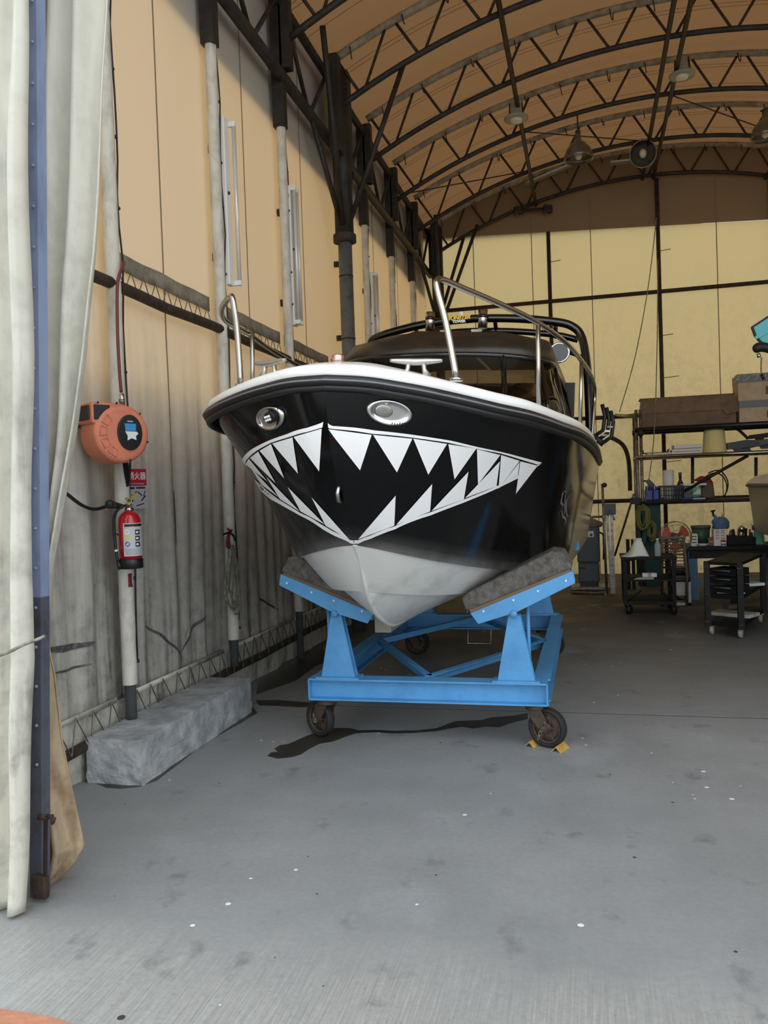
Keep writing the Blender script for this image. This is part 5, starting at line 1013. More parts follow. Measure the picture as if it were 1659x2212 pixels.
t, w_, h = pthing('storage_tub', 'grey clear tub beside the black basket', 'tub', 1475, 1046, 1496, 1076, RY+.1, z=Z3); B().prism([(-w_/2*.85, 0, 0), (w_/2*.85, 0, 0), (w_/2, 0, h), (-w_/2, 0, h)], (0, .3, 0)).make('body', 'tool_grey', t, False, .01); B().bb(-w_/2-.01, w_/2+.2, -.01, .31, h, h+.03).make('lid', 'white_plastic', t)
t, w_, h = pthing('storage_tub', 'mint green round tub tilted on a blue cloth', 'tub', 1491, 1048, 1522, 1070, RY+.02, z=Z3+.035); B().lathe([(w_*.42, 0), (w_*.5, h*.95), (w_*.52, h), (w_*.47, h), (w_*.40, .01), (.0001, .01)], (0, .2, 0), 24, Matrix.Rotation(-.12, 4, 'Y')).make('body', 'mint', t); B().grid([[(w_*.47*math.sin(a), .2-w_*.47*math.cos(a), z) for a in (-.7, -.35, 0, .35, .7)] for z in (h*.25, h*.8)]).make('label', 'paper', t)
t, w_, h = pthing('folded_cloth', 'folded blue and white cloth under the mint tub', 'cloth', 1474, 1066, 1526, 1079, RY+.0, z=Z3); B().bb(-w_/2, w_/2, .02, .36, 0, .030).make('body', 'can_blue', t, False, .012, 2); B().bb(-w_*.05, w_*.45, 0, .3, .004, .018).make('fold', 'paper', t)
t, w_, h = pthing('cloth_bundle', 'dark red cloth bundle over grey bags on the lower shelf', 'cloth', 1500, 1030, 1545, 1078, RY+.3, z=Z3)
B().prism([(-w_/2, 0, h*.85), (-w_*.1, 0, h*1.05), (w_*.3, 0, h*.9), (w_*.45, 0, h*.68), (0, 0, h*.72)], (0, .2, 0)).make('cloth', 'red_cloth', t, False, .02); B().prism([(-w_*.2, 0, 0), (w_*.5, 0, 0), (w_*.42, 0, h*.7), (w_*.2, 0, h*.85), (-w_*.2, 0, h*.75)], (0, .25, 0)).make('bag', 'chair_brown', t, False, .03)
pts = [P(x, y, Y=RY+.35) for x, y in ((1514, 1040), (1530, 1026), (1548, 1022), (1562, 1030), (1570, 1048), (1568, 1066), (1562, 1072))]; t = thing('cable_loop', 'thin brown cable loop standing up from the lower shelf', 'cable', pts[-1]); B().tube(smoothpts(pts), .010, 6).make('loop', 'rust_steel', t, True); B().tube(smoothpts([P(x, y, Y=RY+.4) for x, y in ((1530, 1022), (1548, 1016), (1562, 1022), (1572, 1040), (1571, 1058), (1564, 1073))]), .010, 6).make('loop', 'rust_steel', t, True)

# ---- rope hanks on the rack upright
def hank(x0, x1, y0, y1, Y, m_, lab, n):
    c = P((x0+x1)/2, y0, Y=Y); t = thing('rope_hank', lab, 'rope', c, group='rope hanks on the shelf rack')
    for i in range(n):
        f = (i+.5)/n; w_ = (x1-x0)/2*(.35+.65*f); cx = (x0+x1)/2+RND.uniform(-2, 2); yb = y1-RND.uniform(0, 14)
        pts = [P(cx, y0+3*(1-f)*6, Y=Y-.01*i), P(cx+w_, y0+(y1-y0)*.25, Y=Y-.02), P(cx+w_*.9, yb-12, Y=Y-.02), P(cx, yb, Y=Y-.01*i), P(cx-w_*.9, yb-12, Y=Y+.02), P(cx-w_, y0+(y1-y0)*.25, Y=Y+.02), P(cx, y0+3*(1-f)*6, Y=Y-.01*i)]
        B().tube(smoothpts(pts, 5), .016, 6).make('loop', m_, t, True)
hank(1375, 1404, 1088, 1150, RY-.15, 'rope_yellow', 'yellow green rope hank hung from the lower shelf corner', 4)
hank(1378, 1396, 1094, 1184, RY-.10, 'rope_teal', 'dark teal rope hank hung beside the rack upright', 6)
hank(1396, 1417, 1122, 1172, RY-.10, 'rope_yellow', 'olive yellow coil hung in front of the workbench', 6)
tag(B().bb(xa-.05, xa+.30, RY+.05, RY+.10, 0, 1.25).make('dark_board', 'rope_teal'), 'dark teal board standing behind the rope hanks', 'board')

# ---- workbench and what is on it
WY = 11.35; zt = P(1560, 1180, Y=WY).z; x0 = P(1480, 1180, Y=WY).x
wb_ = thing('workbench', 'black topped workbench with blue steel legs below the shelf rack', 'workbench', (x0, WY, 0))
B().bb(x0, 4.3, WY, WY+.75, zt-.05, zt).make('top', 'bench_black', wb_, True, .005); B().bb(x0+.05, 4.2, WY+.05, WY+.09, zt-.16, zt-.05).make('apron', 'bench_black', wb_, True)
for x in (x0+.12, 2.4, 4.1):
    for y in (WY+.06, WY+.66): B().prism([(x-.05, y, 0), (x+.05, y, 0), (x+.03, y, zt-.05), (x-.08, y, zt-.05)], (0, .04, 0)).make('leg', 'leg_blue', wb_, True)
B().bb(x0+.1, 4.1, WY+.2, WY+.6, .18, .21).make('lower_shelf', 'leg_blue', wb_, True)
def on_bench(name, lab, cat, a, b_, c, d, dy=.2, group=None): return pthing(name, lab, cat, a, b_, c, d, WY+dy, group, zt)
t, w_, h = on_bench('bucket', 'dark green bucket with grey rim on the workbench', 'bucket', 1492, 1133, 1536, 1172, .35); B().lathe([(w_*.40, 0), (w_*.47, h), (w_*.44, h), (w_*.37, .01), (.0001, .01)], (0, 0, 0), 24).make('body', 'bucket_green', t); B().lathe([(w_*.47, h-.02), (w_*.5, h-.02), (w_*.5, h+.015), (w_*.44, h+.015), (w_*.47, h-.02)], (0, 0, 0), 24).make('rim', 'tool_grey', t)
t, w_, h = on_bench('dish', 'shallow white dish in front of the green bucket', 'dish', 1504, 1168, 1532, 1174, .1); B().lathe([(w_*.3, 0), (w_*.5, .03), (w_*.48, .032), (w_*.28, .008), (.0001, .008)], (0, 0, 0), 20).make('body', 'white_plastic', t)
t, w_, h = on_bench('carton', 'small pale printed carton beside the orange fan', 'box', 1493, 1146, 1507, 1172, .12, 'cartons on the workbench'); B().bb(-w_/2, w_/2, 0, .12, 0, h).make('body', 'paper', t); [B().box((0, -.002, h*f), (w_*.7, .003, h*.1)).make('print', 'tool_grey', t) for f in (.3, .55, .8)]
t, w_, h = on_bench('carton', 'white printed carton on the workbench under the blue bags', 'box', 1542, 1141, 1569, 1177, .08, 'cartons on the workbench'); B().bb(-w_/2, w_/2, 0, .2, 0, h).make('body', 'paper', t); [B().box((sx*w_*.22, -.002, h*f), (w_*.3, .003, h*.08)).make('print', 'cardboard_pale', t) for f in (.45, .62, .78, .9) for sx in (-1, 1)]; zc = zt+h
t, w_, h = on_bench('carton', 'small orange brown carton leaning on the white printed carton', 'box', 1530, 1158, 1542, 1176, .12, 'cartons on the workbench'); B().bb(-w_/2, w_/2, 0, .1, 0, h).make('body', 'cardboard', t); B().box((0, -.002, h*.5), (w_*.8, .003, h*.25)).make('print', 'fan_red', t)
t, w_, h = pthing('plastic_bag', 'crumpled blue plastic bag pile on the white printed carton', 'bag', 1540, 1108, 1578, 1141, WY+.08, None, zc)
rows = [[(w_*.5*r_*(1+.18*noise.noise(Vector((a*2, z*9, 1))))*math.cos(a), .1+.1*r_*math.sin(a), z*h) for a in [2*PI*i/18 for i in range(18)]] for z, r_ in ((0, .85), (.12, 1), (.3, .95), (.45, 1.02), (.6, .9), (.72, .6), (.8, .15))]
B().grid(rows, True, True).make('bag', 'bag_blue', t); B().prism([(-w_*.42, .06, h*.5), (-w_*.1, .06, h*.7), (-w_*.36, .06, h)], (0, .04, 0)).make('corner', 'bag_blue', t); B().prism([(0, .06, h*.5), (w_*.12, .06, h*.5), (w_*.08, .06, h*1.1)], (0, .02, 0)).make('stick', 'cardboard', t)
t, w_, h = on_bench('jar', 'tiny white jar with a red lid at the bench edge', 'jar', 1557, 1167, 1569, 1180, .03); B().lathe([(w_*.45, 0), (w_*.45, h*.72), (.0001, h*.72)], (0, 0, 0), 16).make('body', 'white_plastic', t); B().lathe([(w_*.47, h*.72), (w_*.47, h), (.0001, h)], (0, 0, 0), 16).make('lid', 'cap_red', t); B().lathe([(w_*.455, h*.25), (w_*.46, h*.3), (w_*.455, h*.4)], (0, 0, 0), 16).make('band', 'ink', t)
t, w_, h = on_bench('tool_caddy', 'black tool caddy full of dark tools on the workbench', 'caddy', 1572, 1142, 1634, 1176, .15); B().prism([(-w_/2, 0, 0), (w_/2, 0, 0), (w_/2, 0, h*.5), (-w_/2, 0, h*.6)], (0, .3, 0)).make('box', 'bench_black', t, False, .01)
for i in range(8):
    x = -w_*.42+i*w_*.12; B().tube([(x, .1+.02*(i % 3), h*.2), (x+RND.uniform(-.03, .03), .1, h*(.75+.3*RND.random()))], .012+.006*(i % 2), 8).make('tool', ('tool_grey', 'black_plastic', 'bench_black')[i % 3], t)
B().ball((w_*.02, .05, h*1.02), .045, 12, 8).make('mirror_cup', 'chrome', t)
t, w_, h = on_bench('spray_bottle', 'mint green bottle with grey blue collar on the workbench', 'bottle', 1624, 1113, 1654, 1176, .2); B().lathe([(w_*.36, 0), (w_*.40, h*.05), (w_*.36, h*.5), (w_*.48, h*.54), (w_*.48, h*.62), (w_*.38, h*.64), (w_*.36, h*.85), (w_*.18, h*.93), (.0001, h*.93)], (0, 0, 0), 20).make('body', 'mint', t); B().lathe([(w_*.49, h*.5), (w_*.5, h*.64), (w_*.49, h*.66)], (0, 0, 0), 20).make('collar', 'bag_blue', t); B().lathe([(w_*.13, h*.92), (w_*.13, h), (.0001, h)], (0, 0, 0), 12).make('cap', 'cardboard', t)
t, w_, h = on_bench('clip_hook', 'tiny brown hook pinned on the back wall above the blue bags', 'hook', 1534, 1101, 1545, 1113, .5); q = P(1539, 1107, Y=14.82); t.location = q; B().prism([(-.04, 0, .03), (.05, 0, .05), (.02, 0, 0), (.02, 0, -.07), (0, 0, -.07), (-.01, 0, 0)], (0, -.03, 0)).make('body', 'rust_steel', t)

# ---- orange fan on a stand
fc = P(1459, 1160, Y=11.32); FR = .205
t = thing('floor_fan', 'round wire cage fan with orange blades in front of the workbench', 'fan', (fc.x, fc.y, 0))
Mf = Matrix.Translation(fc) @ Matrix.Rotation(PI/2, 4, 'X') @ Matrix.Rotation(.15, 4, 'Y')
for r_, z in ((FR, 0), (FR*.98, .035), (FR*.8, .055), (FR*.45, .065), (FR, -.04)):
    B().tube([Mf @ Vector((r_*math.cos(a), r_*math.sin(a), z)) for a in [2*PI*i/36 for i in range(36)]], .0035, 5, True).make('cage_ring', 'galv', t, True)
for i in range(20):
    a = 2*PI*i/20; B().tube([Mf @ Vector((r_*math.cos(a), r_*math.sin(a), z)) for r_, z in ((FR*.25, .068), (FR*.8, .055), (FR, .01), (FR, -.04), (FR*.7, -.08))], .0016, 4).make('cage_wire', 'galv', t, True)
for k in range(3):
    Mk = Mf @ Matrix.Rotation(k*2*PI/3+.55, 4, 'Z'); rows = [[Mk @ Vector((r_*math.cos(a), r_*math.sin(a), .02*math.sin(a*1.6-.8))) for a in [(-.48+.96*j/8)*(1.05 if r_ > .1 else .8) for j in range(9)]] for r_ in (.045, .09, .13, .165, .178)]
    B().grid(rows).thick(.003).make('blade', 'fan_red', t, True)
B().lathe([(.0001, .072), (.03, .07), (.05, .05), (.05, -.02), (.055, -.12), (.03, -.15), (.0001, -.15)], (0, 0, 0), 20, Mf).make('motor', 'tool_grey', t, True); B().lathe([(.0001, .076), (.02, .074), (.02, .07)], (0, 0, 0), 14, Mf).make('hub_badge', 'chrome', t, True)
B().tube([fc+Vector((0, .1, -.03)), (fc.x, fc.y+.1, .03)], .016, 10).make('pole', 'dark_steel', t, True); B().lathe([(.17, 0), (.17, .015), (.03, .03), (.02, .05)], (fc.x, fc.y+.1, 0), 24).make('base', 'dark_steel', t, True)

# ---- slatted folding chair frame in front of the fan
a, b_, c, d = [P(x, y, Y=10.78) for x, y in ((1430, 1162), (1476, 1162), (1484, 1236), (1430, 1236))]
t = thing('folding_chair', 'brown slatted folding chair standing folded before the fan', 'chair', (a.x, 10.78, 0))
for p, q in ((a, d), (b_, c)): B().tube([p, q, Vector((q.x, q.y+.1, 0))], .018, 8).make('leg', 'chair_brown', t, True)
B().box((a+b_)/2, (b_.x-a.x+.06, .03, .035)).make('top_rail', 'chair_brown', t, True, .008)
for i in range(9):
    f = .1+i*.095; p, q = a.lerp(d, f), b_.lerp(c, f); B().tube([p, q], .007 if i % 4 else .014, 6).make('slat', 'chair_brown', t, True)
for i in range(7): B().tube([a.lerp(b_, (i+1)/8)+Vector((0, .004, -.02)), a.lerp(b_, (i+1)/8)+Vector((0, .004, -.17))], .004, 5).make('spindle', 'chair_brown', t, True)

# ---- brown trolley with paper and bottle
CY = 10.1; L0, R0 = P(1346, 1210, Y=CY).x, P(1438, 1210, Y=CY+.1).x; zt2 = P(1400, 1203, Y=CY).z; zb2 = P(1400, 1299, Y=CY).z
t = thing('trolley', 'dark brown steel trolley with a white paper pile on top', 'trolley', ((L0+R0)/2, CY, 0))
D = .62
B().bb(L0-.02, R0+.12, CY, CY+D, zt2-.035, zt2).make('top', 'cart_brown', t, True, .004)
for x in (L0+.02, R0+.08):
    for y in (CY+.03, CY+D-.03): B().bb(x-.022, x+.022, y-.022, y+.022, zb2-.03, zt2-.03).make('leg', 'cart_brown', t, True)
zm = P(1400, 1252, Y=CY).z
B().bb(L0, R0+.1, CY, CY+D, zm-.02, zm).make('middle_shelf', 'cart_brown', t, True); B().bb(L0, R0+.1, CY, CY+D, zb2-.04, zb2).make('bottom_shelf', 'cart_brown', t, True)
for p, q in (((L0+.03, CY, zt2-.05), (L0+.14, CY, zm+.25)), ((R0+.06, CY, zb2), (R0-.08, CY, zb2+.14)), ((R0+.08, CY+.03, zt2-.05), (R0+.08, CY+D*.6, zm)), ((L0+.04, CY, zb2), (L0+.2, CY, zb2+.13)), ((R0+.08, CY+.03, zb2), (R0+.08, CY+D, zm-.05))): B().tube([p, q], .011, 6).make('brace', 'cart_brown', t, True)
for x in (L0+.04, R0+.06):
    for y in (CY+.05, CY+D-.05):
        B().tube([(x, y, zb2-.03), (x, y, .085)], .014, 8).make('caster_stem', 'galv', t, True); B().lathe([(.018, -.018), (.055, -.018), (.058, 0), (.055, .018), (.018, .018)], (0, 0, 0), 18, Matrix.Translation((x+.02, y, .058)) @ Matrix.Rotation(PI/2, 4, 'Y') @ Matrix.Rotation(.4, 4, 'X')).make('caster_wheel', 'black_rubber', t, True)
pc, w_, h = pthing('paper_sheet', 'white paper sheet curled over a roll on the brown trolley', 'paper', 1340, 1167, 1404, 1203, CY+.1, z=zt2)
prof = [(-.5, .0), (-.42, .02), (-.32, .10), (-.2, .28), (-.12, .52), (-.04, .80), (.04, .98), (.12, 1.0), (.2, .98), (.26, .85), (.32, .6), (.40, .3), (.47, 0)]
B().grid([[(x*w_*(1-.04*k), .12-.16*k+.05*math.sin(x*7)*k, z*h*(1-k)) for x, z in prof] for k in (0, .15, .35, .6, .85, 1)]).thick(.003).make('sheet', 'paper', pc); B().lathe([(.05, 0), (.05, h*1.02), (.0001, h*1.02)], (w_*.12, .2, 0), 16).make('roll', 'paper', pc)
t, w_, h = pthing('bottle', 'clear plastic water bottle on the brown trolley', 'bottle', 1413, 1166, 1428, 1204, CY+.1, z=zt2); B().lathe([(w_*.45, 0), (w_*.48, h*.03), (w_*.46, h*.3), (w_*.48, h*.5), (w_*.46, h*.65), (w_*.2, h*.82), (w_*.2, h*.92), (.0001, h*.92)], (0, 0, 0), 18).make('body', 'clear_plastic', t); B().lathe([(w_*.22, h*.92), (w_*.22, h), (.0001, h)], (0, 0, 0), 12).make('cap', 'white_plastic', t)
t, w_, h = pthing('white_box', 'small white box on the trolley middle shelf', 'box', 1388, 1243, 1419, 1251, CY+.25, z=zm+.004); B().bb(-w_/2, w_/2, 0, .1, 0, h).make('body', 'paper', t); B().bb(-.02, .02, -.002, .102, 0, h+.002).make('tape', 'cardboard_pale', t)
t, w_, h = pthing('paper_sheet', 'flat white paper on the trolley middle shelf', 'paper', 1370, 1252, 1412, 1256, CY+.02, z=zm+.001); B().prism([(-w_/2, 0, 0), (w_/2, 0, 0), (w_/2+.02, .2, 0), (-w_/2+.06, .2, 0)], (0, 0, .004)).make('sheet', 'paper', t)
# ---- things on the floor behind the trolley
t, w_, h = pthing('plastic_crate', 'white plastic crate with a cut out standing on the floor behind the trolley', 'crate', 1443, 1262, 1493, 1312, 10.92, z=0)
B().bb(-w_/2, w_/2, 0, .24, h*.42, h).make('upper_wall', 'crate_white', t); B().bb(-w_/2, -w_/2+.02, 0, .24, 0, h*.42).make('side_wall', 'crate_white', t); B().bb(w_*.28, w_/2, 0, .24, 0, h*.42).make('side_wall', 'crate_white', t); B().bb(-w_/2, w_/2, 0, .24, 0, .03).make('base', 'crate_white', t)
t2, w2, h2 = pthing('tool_case', 'black plastic tool case on the white crate', 'case', 1440, 1229, 1492, 1262, 10.92, z=h); B().bb(-w2/2, w2/2, 0, .22, 0, h2*.45).make('body', 'black_plastic', t2, False, .02); B().prism([(-w2/2+.01, 0, h2*.47), (w2/2-.01, 0, h2*.47), (w2/2-.06, 0, h2), (-w2/2+.06, 0, h2)], (0, .22, 0)).make('lid', 'basket_black', t2, False, .02); B().tube([(-.06, -.005, h2*.6), (-.05, -.03, h2*.7), (.05, -.03, h2*.7), (.06, -.005, h2*.6)], .01, 8).make('handle', 'black_plastic', t2); B().bb(-w2*.49, -w2*.25, -.006, 0, h2*.1, h2*.55).make('latch', 'can_blue', t2)

# ---- black three tier tool cart, turned
q = [P(1530, 1345, Z=.13), P(1601, 1353, Z=.13)]; q2 = P(1650, 1318, Z=.13)
cb = thing('tool_cart', 'black three tier tool cart with pale papers on its shelves', 'tool cart', (q[1].x, q[1].y, 0))
A_, F_, R_ = Vector((q[0].x, q[0].y, 0)), Vector((q[1].x, q[1].y, 0)), Vector((q2.x, q2.y, 0)); G_ = A_+R_-F_
zt3 = P(1600, 1216, Y=F_.y).z; zm3, zb3 = zt3*.55+.02, .155
def plate(z, th, m_, name, ins=0.0, par=cb):
    c_ = (A_+F_+R_+G_)/4; return B().prism([p.lerp(c_, ins)+Vector((0, 0, z)) for p in (A_, F_, R_, G_)], (0, 0, th)).make(name, m_, par, True)
plate(zt3-.03, .03, 'cart_black', 'top', -.03); plate(zm3-.05, .05, 'cart_black', 'middle_tray'); plate(zb3-.05, .05, 'cart_black', 'bottom_tray')
for p in (A_, F_, R_, G_):
    B().box(p+Vector((0, 0, (zt3+.1)/2)), (.055, .055, zt3-.1)).make('post', 'cart_black', cb, True)
    for z in (zb3, zm3, zt3-.04):
        for dx in (-.012, .012): B().ball(p+Vector((dx-.012, -.030, z-.01)), .006, 6, 4).make('bolt', 'galv', cb, True)
    d_ = ((A_+F_+R_+G_)/4-p).normalized()*.07; pw = p+d_
    B().box(pw+Vector((0, 0, .095)), (.05, .04, .02)).make('caster_plate', 'galv', cb, True); B().lathe([(.018, -.018), (.058, -.018), (.062, 0), (.058, .018), (.018, .018)], (0, 0, 0), 20, Matrix.Translation(pw+Vector((0, 0, .062))) @ Matrix.Rotation(PI/2, 4, 'Y') @ Matrix.Rotation(.35, 4, 'X')).make('caster_wheel', 'grey_wheel', cb, True)
for i in range(3):
    z0 = zt3-.05-.085*(i+1); e = (F_-A_); n_2 = Vector((e.y, -e.x, 0)).normalized()
    dr = B().prism([A_+e*.1+n_2*.012+Vector((0, 0, z0)), A_+e*.9+n_2*.012+Vector((0, 0, z0)), A_+e*.9+n_2*.012+Vector((0, 0, z0+.072)), A_+e*.1+n_2*.012+Vector((0, 0, z0+.072))], -n_2*.25).make('drawer', 'cart_black', cb, True); B().tube([A_+e*.25+n_2*.025+Vector((0, 0, z0+.05)), A_+e*.75+n_2*.025+Vector((0, 0, z0+.05))], .006, 6).make('drawer_pull', 'tool_grey', cb, True)
def cart_item(name, lab, cat, u, v, z, dims, m_, rot=.3, sub=None):
    p = A_+(F_-A_)*u+(R_-F_)*v+Vector((0, 0, z)); t = thing(name, lab, cat, p, (0, 0, rot)); B().bb(-dims[0]/2, dims[0]/2, -dims[1]/2, dims[1]/2, 0, dims[2]).make('body', m_, t, False, .003)
    if sub: B().bb(-dims[0]*.3, dims[0]*.2, -dims[1]/2-.002, dims[1]/2+.002, 0, dims[2]+.002).make('tape', sub, t)
    return t
cart_item('parcel', 'brown paper parcel on the tool cart middle tray', 'parcel', .45, .12, zm3+.01, (.22, .12, .08), 'cardboard', -.1, 'cardboard_pale')
cart_item('paper_stack', 'white paper stack on the tool cart middle tray', 'paper', .6, .15, zm3, (.26, .2, .010), 'paper', -.15)
cart_item('paper_stack', 'crumpled white paper at the far side of the cart middle tray', 'paper', .8, .75, zm3, (.18, .2, .03), 'paper', .4)
cart_item('paper_stack', 'pale flat boards on the tool cart bottom tray', 'boards', .5, .4, zb3, (.24, .42, .035), 'crate_white', .95)
cart_item('cart_tool', 'grey steel tool lying on the cart bottom tray', 'tool', .3, .6, zb3+.036, (.2, .08, .05), 'chair_brown', .6)

# ---- grey heater cabinet, aluminium rails, pipe stand by the boat stern
t, w_, h = pthing('heater_cabinet', 'dark grey heater cabinet with a small white sticker behind the boat', 'heater', 1247, 1143, 1296, 1262, 12.5, z=.12)
B().bb(-w_/2, w_/2, 0, .4, h*.36, h).make('upper_body', 'grey_cabinet', t, False, .02); B().bb(-w_/2+.01, w_/2-.01, .01, .39, 0, h*.34).make('lower_door', 'grey_cabinet', t, False, .02); B().bb(-w_/2+.03, w_/2-.03, .03, .37, -.1, h*.4).make('core', 'black_plastic', t)
s_ = B().bb(w_*.0, w_*.26, -.004, 0, h*.82, h*.93).make('sticker', 'paper', t); B().lathe([(.02, 0), (.02, .003)], (0, 0, 0), 16, Matrix.Translation((w_*.14, -.004, h*.86)) @ Matrix.Rotation(PI/2, 4, 'X')).make('dial', 'black_plastic', s_); B().bb(-w_*.4, -w_*.15, -.004, .0, h*.24, h*.28).make('grip', 'black_plastic', t)
B().tube(smoothpts([(w_/2-.01, .1, h*.9), (w_/2+.05, .08, h*.86), (w_/2+.06, .08, h*.7), (w_/2+.05, .1, h*.4)]), .012, 8).make('cable', 'black_rubber', t); B().bb(-w_/2-.1, w_/2+.12, -.02, .45, -.11, -.07).make('dolly', 'galv', t); [B().ball((x, .02, -.095), .028, 10, 6).make('dolly_wheel', 'black_rubber', t) for x in (-w_/2, w_/2+.08)]
t, w_, h = pthing('grey_tarp', 'grey folded tarp on top of the heater cabinet', 'tarp', 1255, 1118, 1300, 1143, 12.5, z=h+.12+.0)
B().prism([(-w_/2, 0, 0), (w_/2, 0, 0), (w_/2+.02, 0, h*.3), (-w_*.3, 0, h), (-w_/2, 0, h*.9)], (0, .38, 0)).make('body', 'flap_fabric', t, False, .02)
for i, (xt, yt, xb_, yb_, lab) in enumerate(((1311, 1114, 1322, 1279, 'slanted aluminium rail leaning behind the boat'), (1321, 1113, 1326, 1279, 'bright upright aluminium rail leaning behind the boat'))):
    a, b_ = P(xt, yt, Y=12.15), P(xb_, yb_, Z=0); b_ = Vector((b_.x, 12.1, .0)); t = thing('aluminium_rail', lab, 'rail', b_, group='aluminium rails behind the boat')
    d = a-b_; B().prism([b_+Vector(v) for v in ((-.02, 0, 0), (.02, 0, 0), (.02, .03, 0), (.014, .03, 0), (.014, .006, 0), (-.014, .006, 0), (-.014, .03, 0), (-.02, .03, 0))], d).make('profile', 'galv', t, True); B().box(b_.lerp(a, .8)+Vector((0, -.003, 0)), (.012, .004, .02)).make('slot', 'black_plastic', t, True)
t = thing('rail_bracket', 'dark bracket plate holding the heads of the aluminium rails', 'bracket', P(1318, 1100, Y=12.2)); p = P(1317, 1100, Y=12.2); B().box(p, (.17, .03, .16)).make('plate', 'tool_grey', t, True, .01); B().prism([p+Vector((-.07, -.02, -.16)), p+Vector((-.03, -.02, -.16)), p+Vector((0, -.02, -.06)), p+Vector((.04, -.02, -.16)), p+Vector((.075, -.02, -.16)), p+Vector((.02, -.02, .0)), p+Vector((-.02, -.02, 0))], (0, .01, 0)).make('fork', 'black_plastic', t, True)
a, b_ = P(1301, 1045, Y=12.0), P(1311, 1282, Y=12.0); b_.z = 0
t = thing('pipe_stand', 'thin galvanised pipe stand with a cross clamp behind the boat', 'stand', b_); B().tube([a, b_], .018, 8).make('upright', 'galv', t, True); p = P(1304, 1116, Y=12.0); B().tube([p, p+Vector((-.6, .05, 0))], .016, 8).make('cross_pipe', 'galv', t, True); B().box(p, (.06, .06, .05)).make('clamp', 'galv', t, True, .008); B().tube([(b_.x, 12.0, .02), (b_.x-.5, 12.05, .02)], .018, 8).make('foot_pipe', 'galv', t, True); B().tube([(b_.x-.02, 11.85, .02), (b_.x-.02, 12.2, .02)], .018, 8).make('foot_pipe', 'galv', t, True); B().ball(a+Vector((.03, 0, -.02)), .035, 10, 8).make('knob', 'dark_steel', t, True)
for px, lab in ((1356, 'narrow dark wooden post leaning by the back wall'), (1367, 'second narrow dark post leaning by the back wall')):
    a = P(px, 1165, Y=12.6); tag(B().bb(a.x-.025, a.x+.025, 12.6, 12.65, 0, a.z).make('wooden_post', 'cart_brown', None, False, .004), lab, 'post', 'posts by the back wall')

# ---- second boat, bow just inside the picture edge
M2 = Matrix.Translation((2.55, 6.95, .30)) @ Matrix.Rotation(math.radians(-2), 4, 'Z') @ Matrix.Scale(.62, 4)
b2 = thing('second_boat', 'grey white boat bow with shrink covered foredeck entering at the picture edge', 'boat', M=M2)
topside(b2, 'hull_grey', (-1, 1), False); bottom(b2, 'hull_black'); B().grid([offs(.005, -.004), offs(.012, .01), offs(.004, .04), [(p[0]*.85, p[1]+.1, p[2]+.16) for p in line], [(0, max(p[1]+.2, .3), 2.30) for p in line]]).make('deck', 'gel_white', b2); B().tube(offs(.008, -.03), .03, 8).make('rub_rail', 'tool_grey', b2)
B().add([(sg*p[0], p[1], p[2]) for sg, p in ((-1, sheer(1)), (1, sheer(1)), (1, chine(1)), (1, keel(1)), (-1, chine(1)))], [(0, 1, 2, 3, 4)]).make('transom', 'hull_grey', b2)
B().box((-.92, .75, 2.08), (.05, .12, .07)).make('deck_vent', 'tool_grey', b2); B().tube([(-.95, .62, 2.0), (-.75, .30, 2.16)], .014, 8).make('deck_trim', 'gel_white', b2)
B().grid(RG).make('windscreen', 'tinted_glass', b2); B().grid(TP).thick(.004).make('canvas_top', 'canvas_black', b2)
for sg in (-1, 1):
    for s in (1.6, 4.6): B().prism([(sg*.6-.12, s, -.48), (sg*.6+.12, s, -.48), (sg*.6+.05, s, 1.0), (sg*.6-.05, s, 1.0)], (0, .1, 0)).make('support_post', 'leg_blue', b2)
p0 = [P(x, y, Y=9.3) for x, y in ((1622, 706), (1700, 655), (1720, 700), (1690, 760), (1642, 741), (1629, 726))]
t = thing('wakeboard', 'teal wakeboard with black edge racked high at the picture edge', 'wakeboard', p0[0]); B().prism(p0, (0, .03, 0)).make('edge', 'black_rubber', t, True, .008)
c_ = sum(p0, Vector())/6; B().prism([p.lerp(c_, .14)+Vector((0, -.006, 0)) for p in p0], (0, .012, 0)).make('face', 'teal_board', t, True); B().prism([P(1630, 727, Y=9.285), P(1700, 690, Y=9.285), P(1700, 697, Y=9.285), P(1634, 733, Y=9.285)], (0, -.006, 0)).make('ridge', 'teal_board', t, True)
t = thing('rack_arm', 'black board rack arm holding the teal wakeboard', 'rack arm', P(1650, 760, Y=9.22)); B().tube(smoothpts([P(x, y, Y=9.22) for x, y in ((1634, 751), (1650, 750), (1672, 756), (1720, 770))]), [.05]*18+[.05], 10).make('arm', 'black_rubber', t, True); B().ball(P(1636, 752, Y=9.22), .05, 12, 8).make('end_cap', 'black_rubber', t, True); B().tube([P(1638, 764, Y=9.22), P(1640, 772, Y=9.22)], .02, 8).make('pin', 'chrome', t, True); B().tube(smoothpts([P(x, y, Y=9.22) for x, y in ((1645, 772), (1644, 795), (1646, 812), (1650, 818))]), .008, 6).make('cord', 'rope', t, True); B().tube([P(1645, 808, Y=9.22), P(1650, 820, Y=9.22)], .016, 8).make('cord_end', 'black_rubber', t, True); B().tube([P(1720, 770, Y=9.22), (2.75, 9.4, 2.9), (2.75, 9.42, 2.08)], .03, 8).make('support', 'black_rubber', t, True)

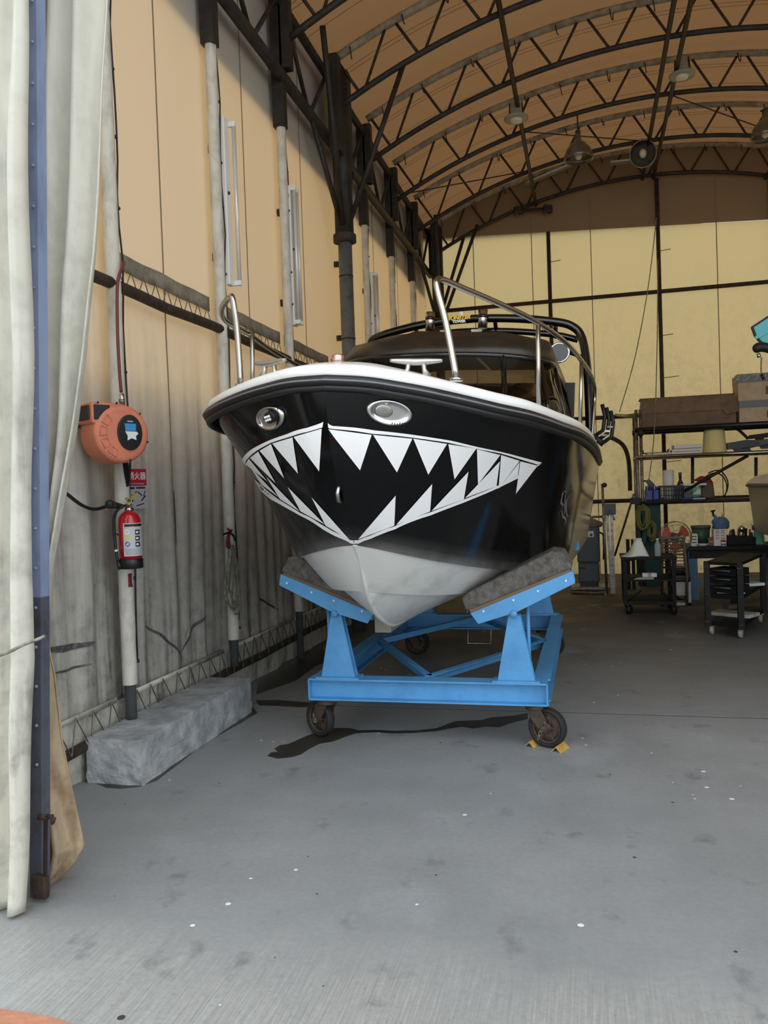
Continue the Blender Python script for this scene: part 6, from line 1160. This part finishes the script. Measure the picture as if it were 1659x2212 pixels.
# ================================================================== HIGH BAY LAMPS
mat('lamp_alu', rgb(128, 122, 110), .28, .55, col2=rgb(96, 90, 80), scale=6); mat('lamp_glass', rgb(214, 206, 186), .2); mat('lamp_enamel', rgb(150, 148, 136), .4)
def bell(p, lab, R=Matrix(), hang=.25):
    t = thing('pendant_lamp', lab, 'lamp', p, group='pendant lamps under the roof')
    M_ = Matrix.Translation(p) @ R
    B().lathe([(.0001, .25), (.05, .235), (.10, .195), (.155, .125), (.185, .05), (.190, 0), (.200, .01), (.197, .05), (.17, .13), (.11, .21), (.052, .26), (.046, .27), (.036, .40), (.0001, .40)], (0, 0, 0), 28, M_).make('reflector', 'lamp_alu', t, True)
    B().ball(M_ @ Vector((0, 0, .07)), .055, 14, 10, (1, 1, 1.3)).make('bulb', 'lamp_glass', t, True)
    B().lathe([(.19, .004), (.2, -.004), (.205, .004), (.2, .012), (.19, .004)], (0, 0, 0), 28, M_).make('rim', 'galv', t, True)
    top = M_ @ Vector((0, 0, .39)); B().tube([top, p+Vector((0, 0, .40+hang))], .010, 6).make('stem', 'dark_steel', t, True); B().tube([p+Vector((-.06, 0, .40+hang)), p+Vector((0, 0, .42+hang)), p+Vector((.06, 0, .40+hang))], .012, 6).make('hook', 'dark_steel', t, True)
def disc_lamp(p, lab, up):
    t = thing('pendant_lamp', lab, 'lamp', p, group='pendant lamps under the roof')
    B().lathe([(.10, -.01), (.155, .0), (.16, .02), (.10, .04), (.085, .06), (.075, .20), (.05, .22), (.0001, .22)], p, 26).make('housing', 'lamp_enamel', t, True)
    B().lathe([(.0001, -.055), (.06, -.045), (.10, -.008)], p, 22).make('lens', 'lamp_glass', t, True)
    for dx in (-.09, .09): B().tube([p+Vector((dx, 0, .03)), p+Vector((dx*.9, 0, .22)), p+Vector((dx*.3, 0, up))], .007, 6).make('bracket', 'dark_steel', t, True)
    for k in range(3): B().tube([p+Vector((.012*math.cos(a), 0, up+.0-.05*k+.03*math.sin(a))) for a in [2*PI*i/10 for i in range(10)]], .004, 5, True).make('chain_link', 'galv', t, True)
x = -.80; p = Vector((x, 10.95, low_z(-.74)-.06-.36)); q = P(1115, 258, Y=10.95); disc_lamp(Vector((q.x, 10.95, q.z)), 'disc rimmed lamp hanging from the purlin near the wall side', low_z(q.x)-.03-q.z)
q = P(1473, 165, Y=11.1); disc_lamp(Vector((q.x, 11.1, q.z)), 'disc rimmed lamp hanging beside the twin ridge purlins', low_z(q.x)-.0-q.z)
q = P(1250, 345, Y=11.75); bell(q, 'bell shaped metal pendant lamp below the roof between the purlins', Matrix(), low_z(q.x)-q.z-.40)
q = P(1389, 332, Y=13.2); bell(q, 'tilted bell lamp facing forward beside the twin ridge purlins', Matrix.Rotation(-1.15, 4, 'X') @ Matrix.Translation((0, 0, -.02)), low_z(q.x)-q.z-.40)
q = P(1654, 298, Y=12.4); bell(q, 'bell shaped metal pendant lamp at the picture edge', Matrix(), low_z(q.x)-q.z-.40)
for x0, x1, y0, lab in ((1135, 1268, 397, 'slim batten lamp fixed along the back roof arch'), (1318, 1364, 352, 'short slim batten lamp beside the tilted bell lamp')):
    a, b_ = P(x0, y0, Y=14.55), P(x1, y0-(56 if x1 < 1300 else 5), Y=14.55); t = thing('batten_lamp', lab, 'lamp', a); d = b_-a
    B().prism([a+Vector((0, -.02, -.03)), a+Vector((0, .06, -.03)), a+Vector((0, .06, .03)), a+Vector((0, -.02, .03))], d).make('housing', 'lamp_enamel', t, True); B().tube([a+Vector((0, -.045, 0))+d*.05, a+Vector((0, -.045, 0))+d*.95], .015, 8).make('tube', 'tube_glass', t, True)
    for f in (.05, .95): B().box(a+d*f+Vector((0, -.035, 0)), (.03, .04, .045)).make('lamp_holder', 'lamp_enamel', t, True)
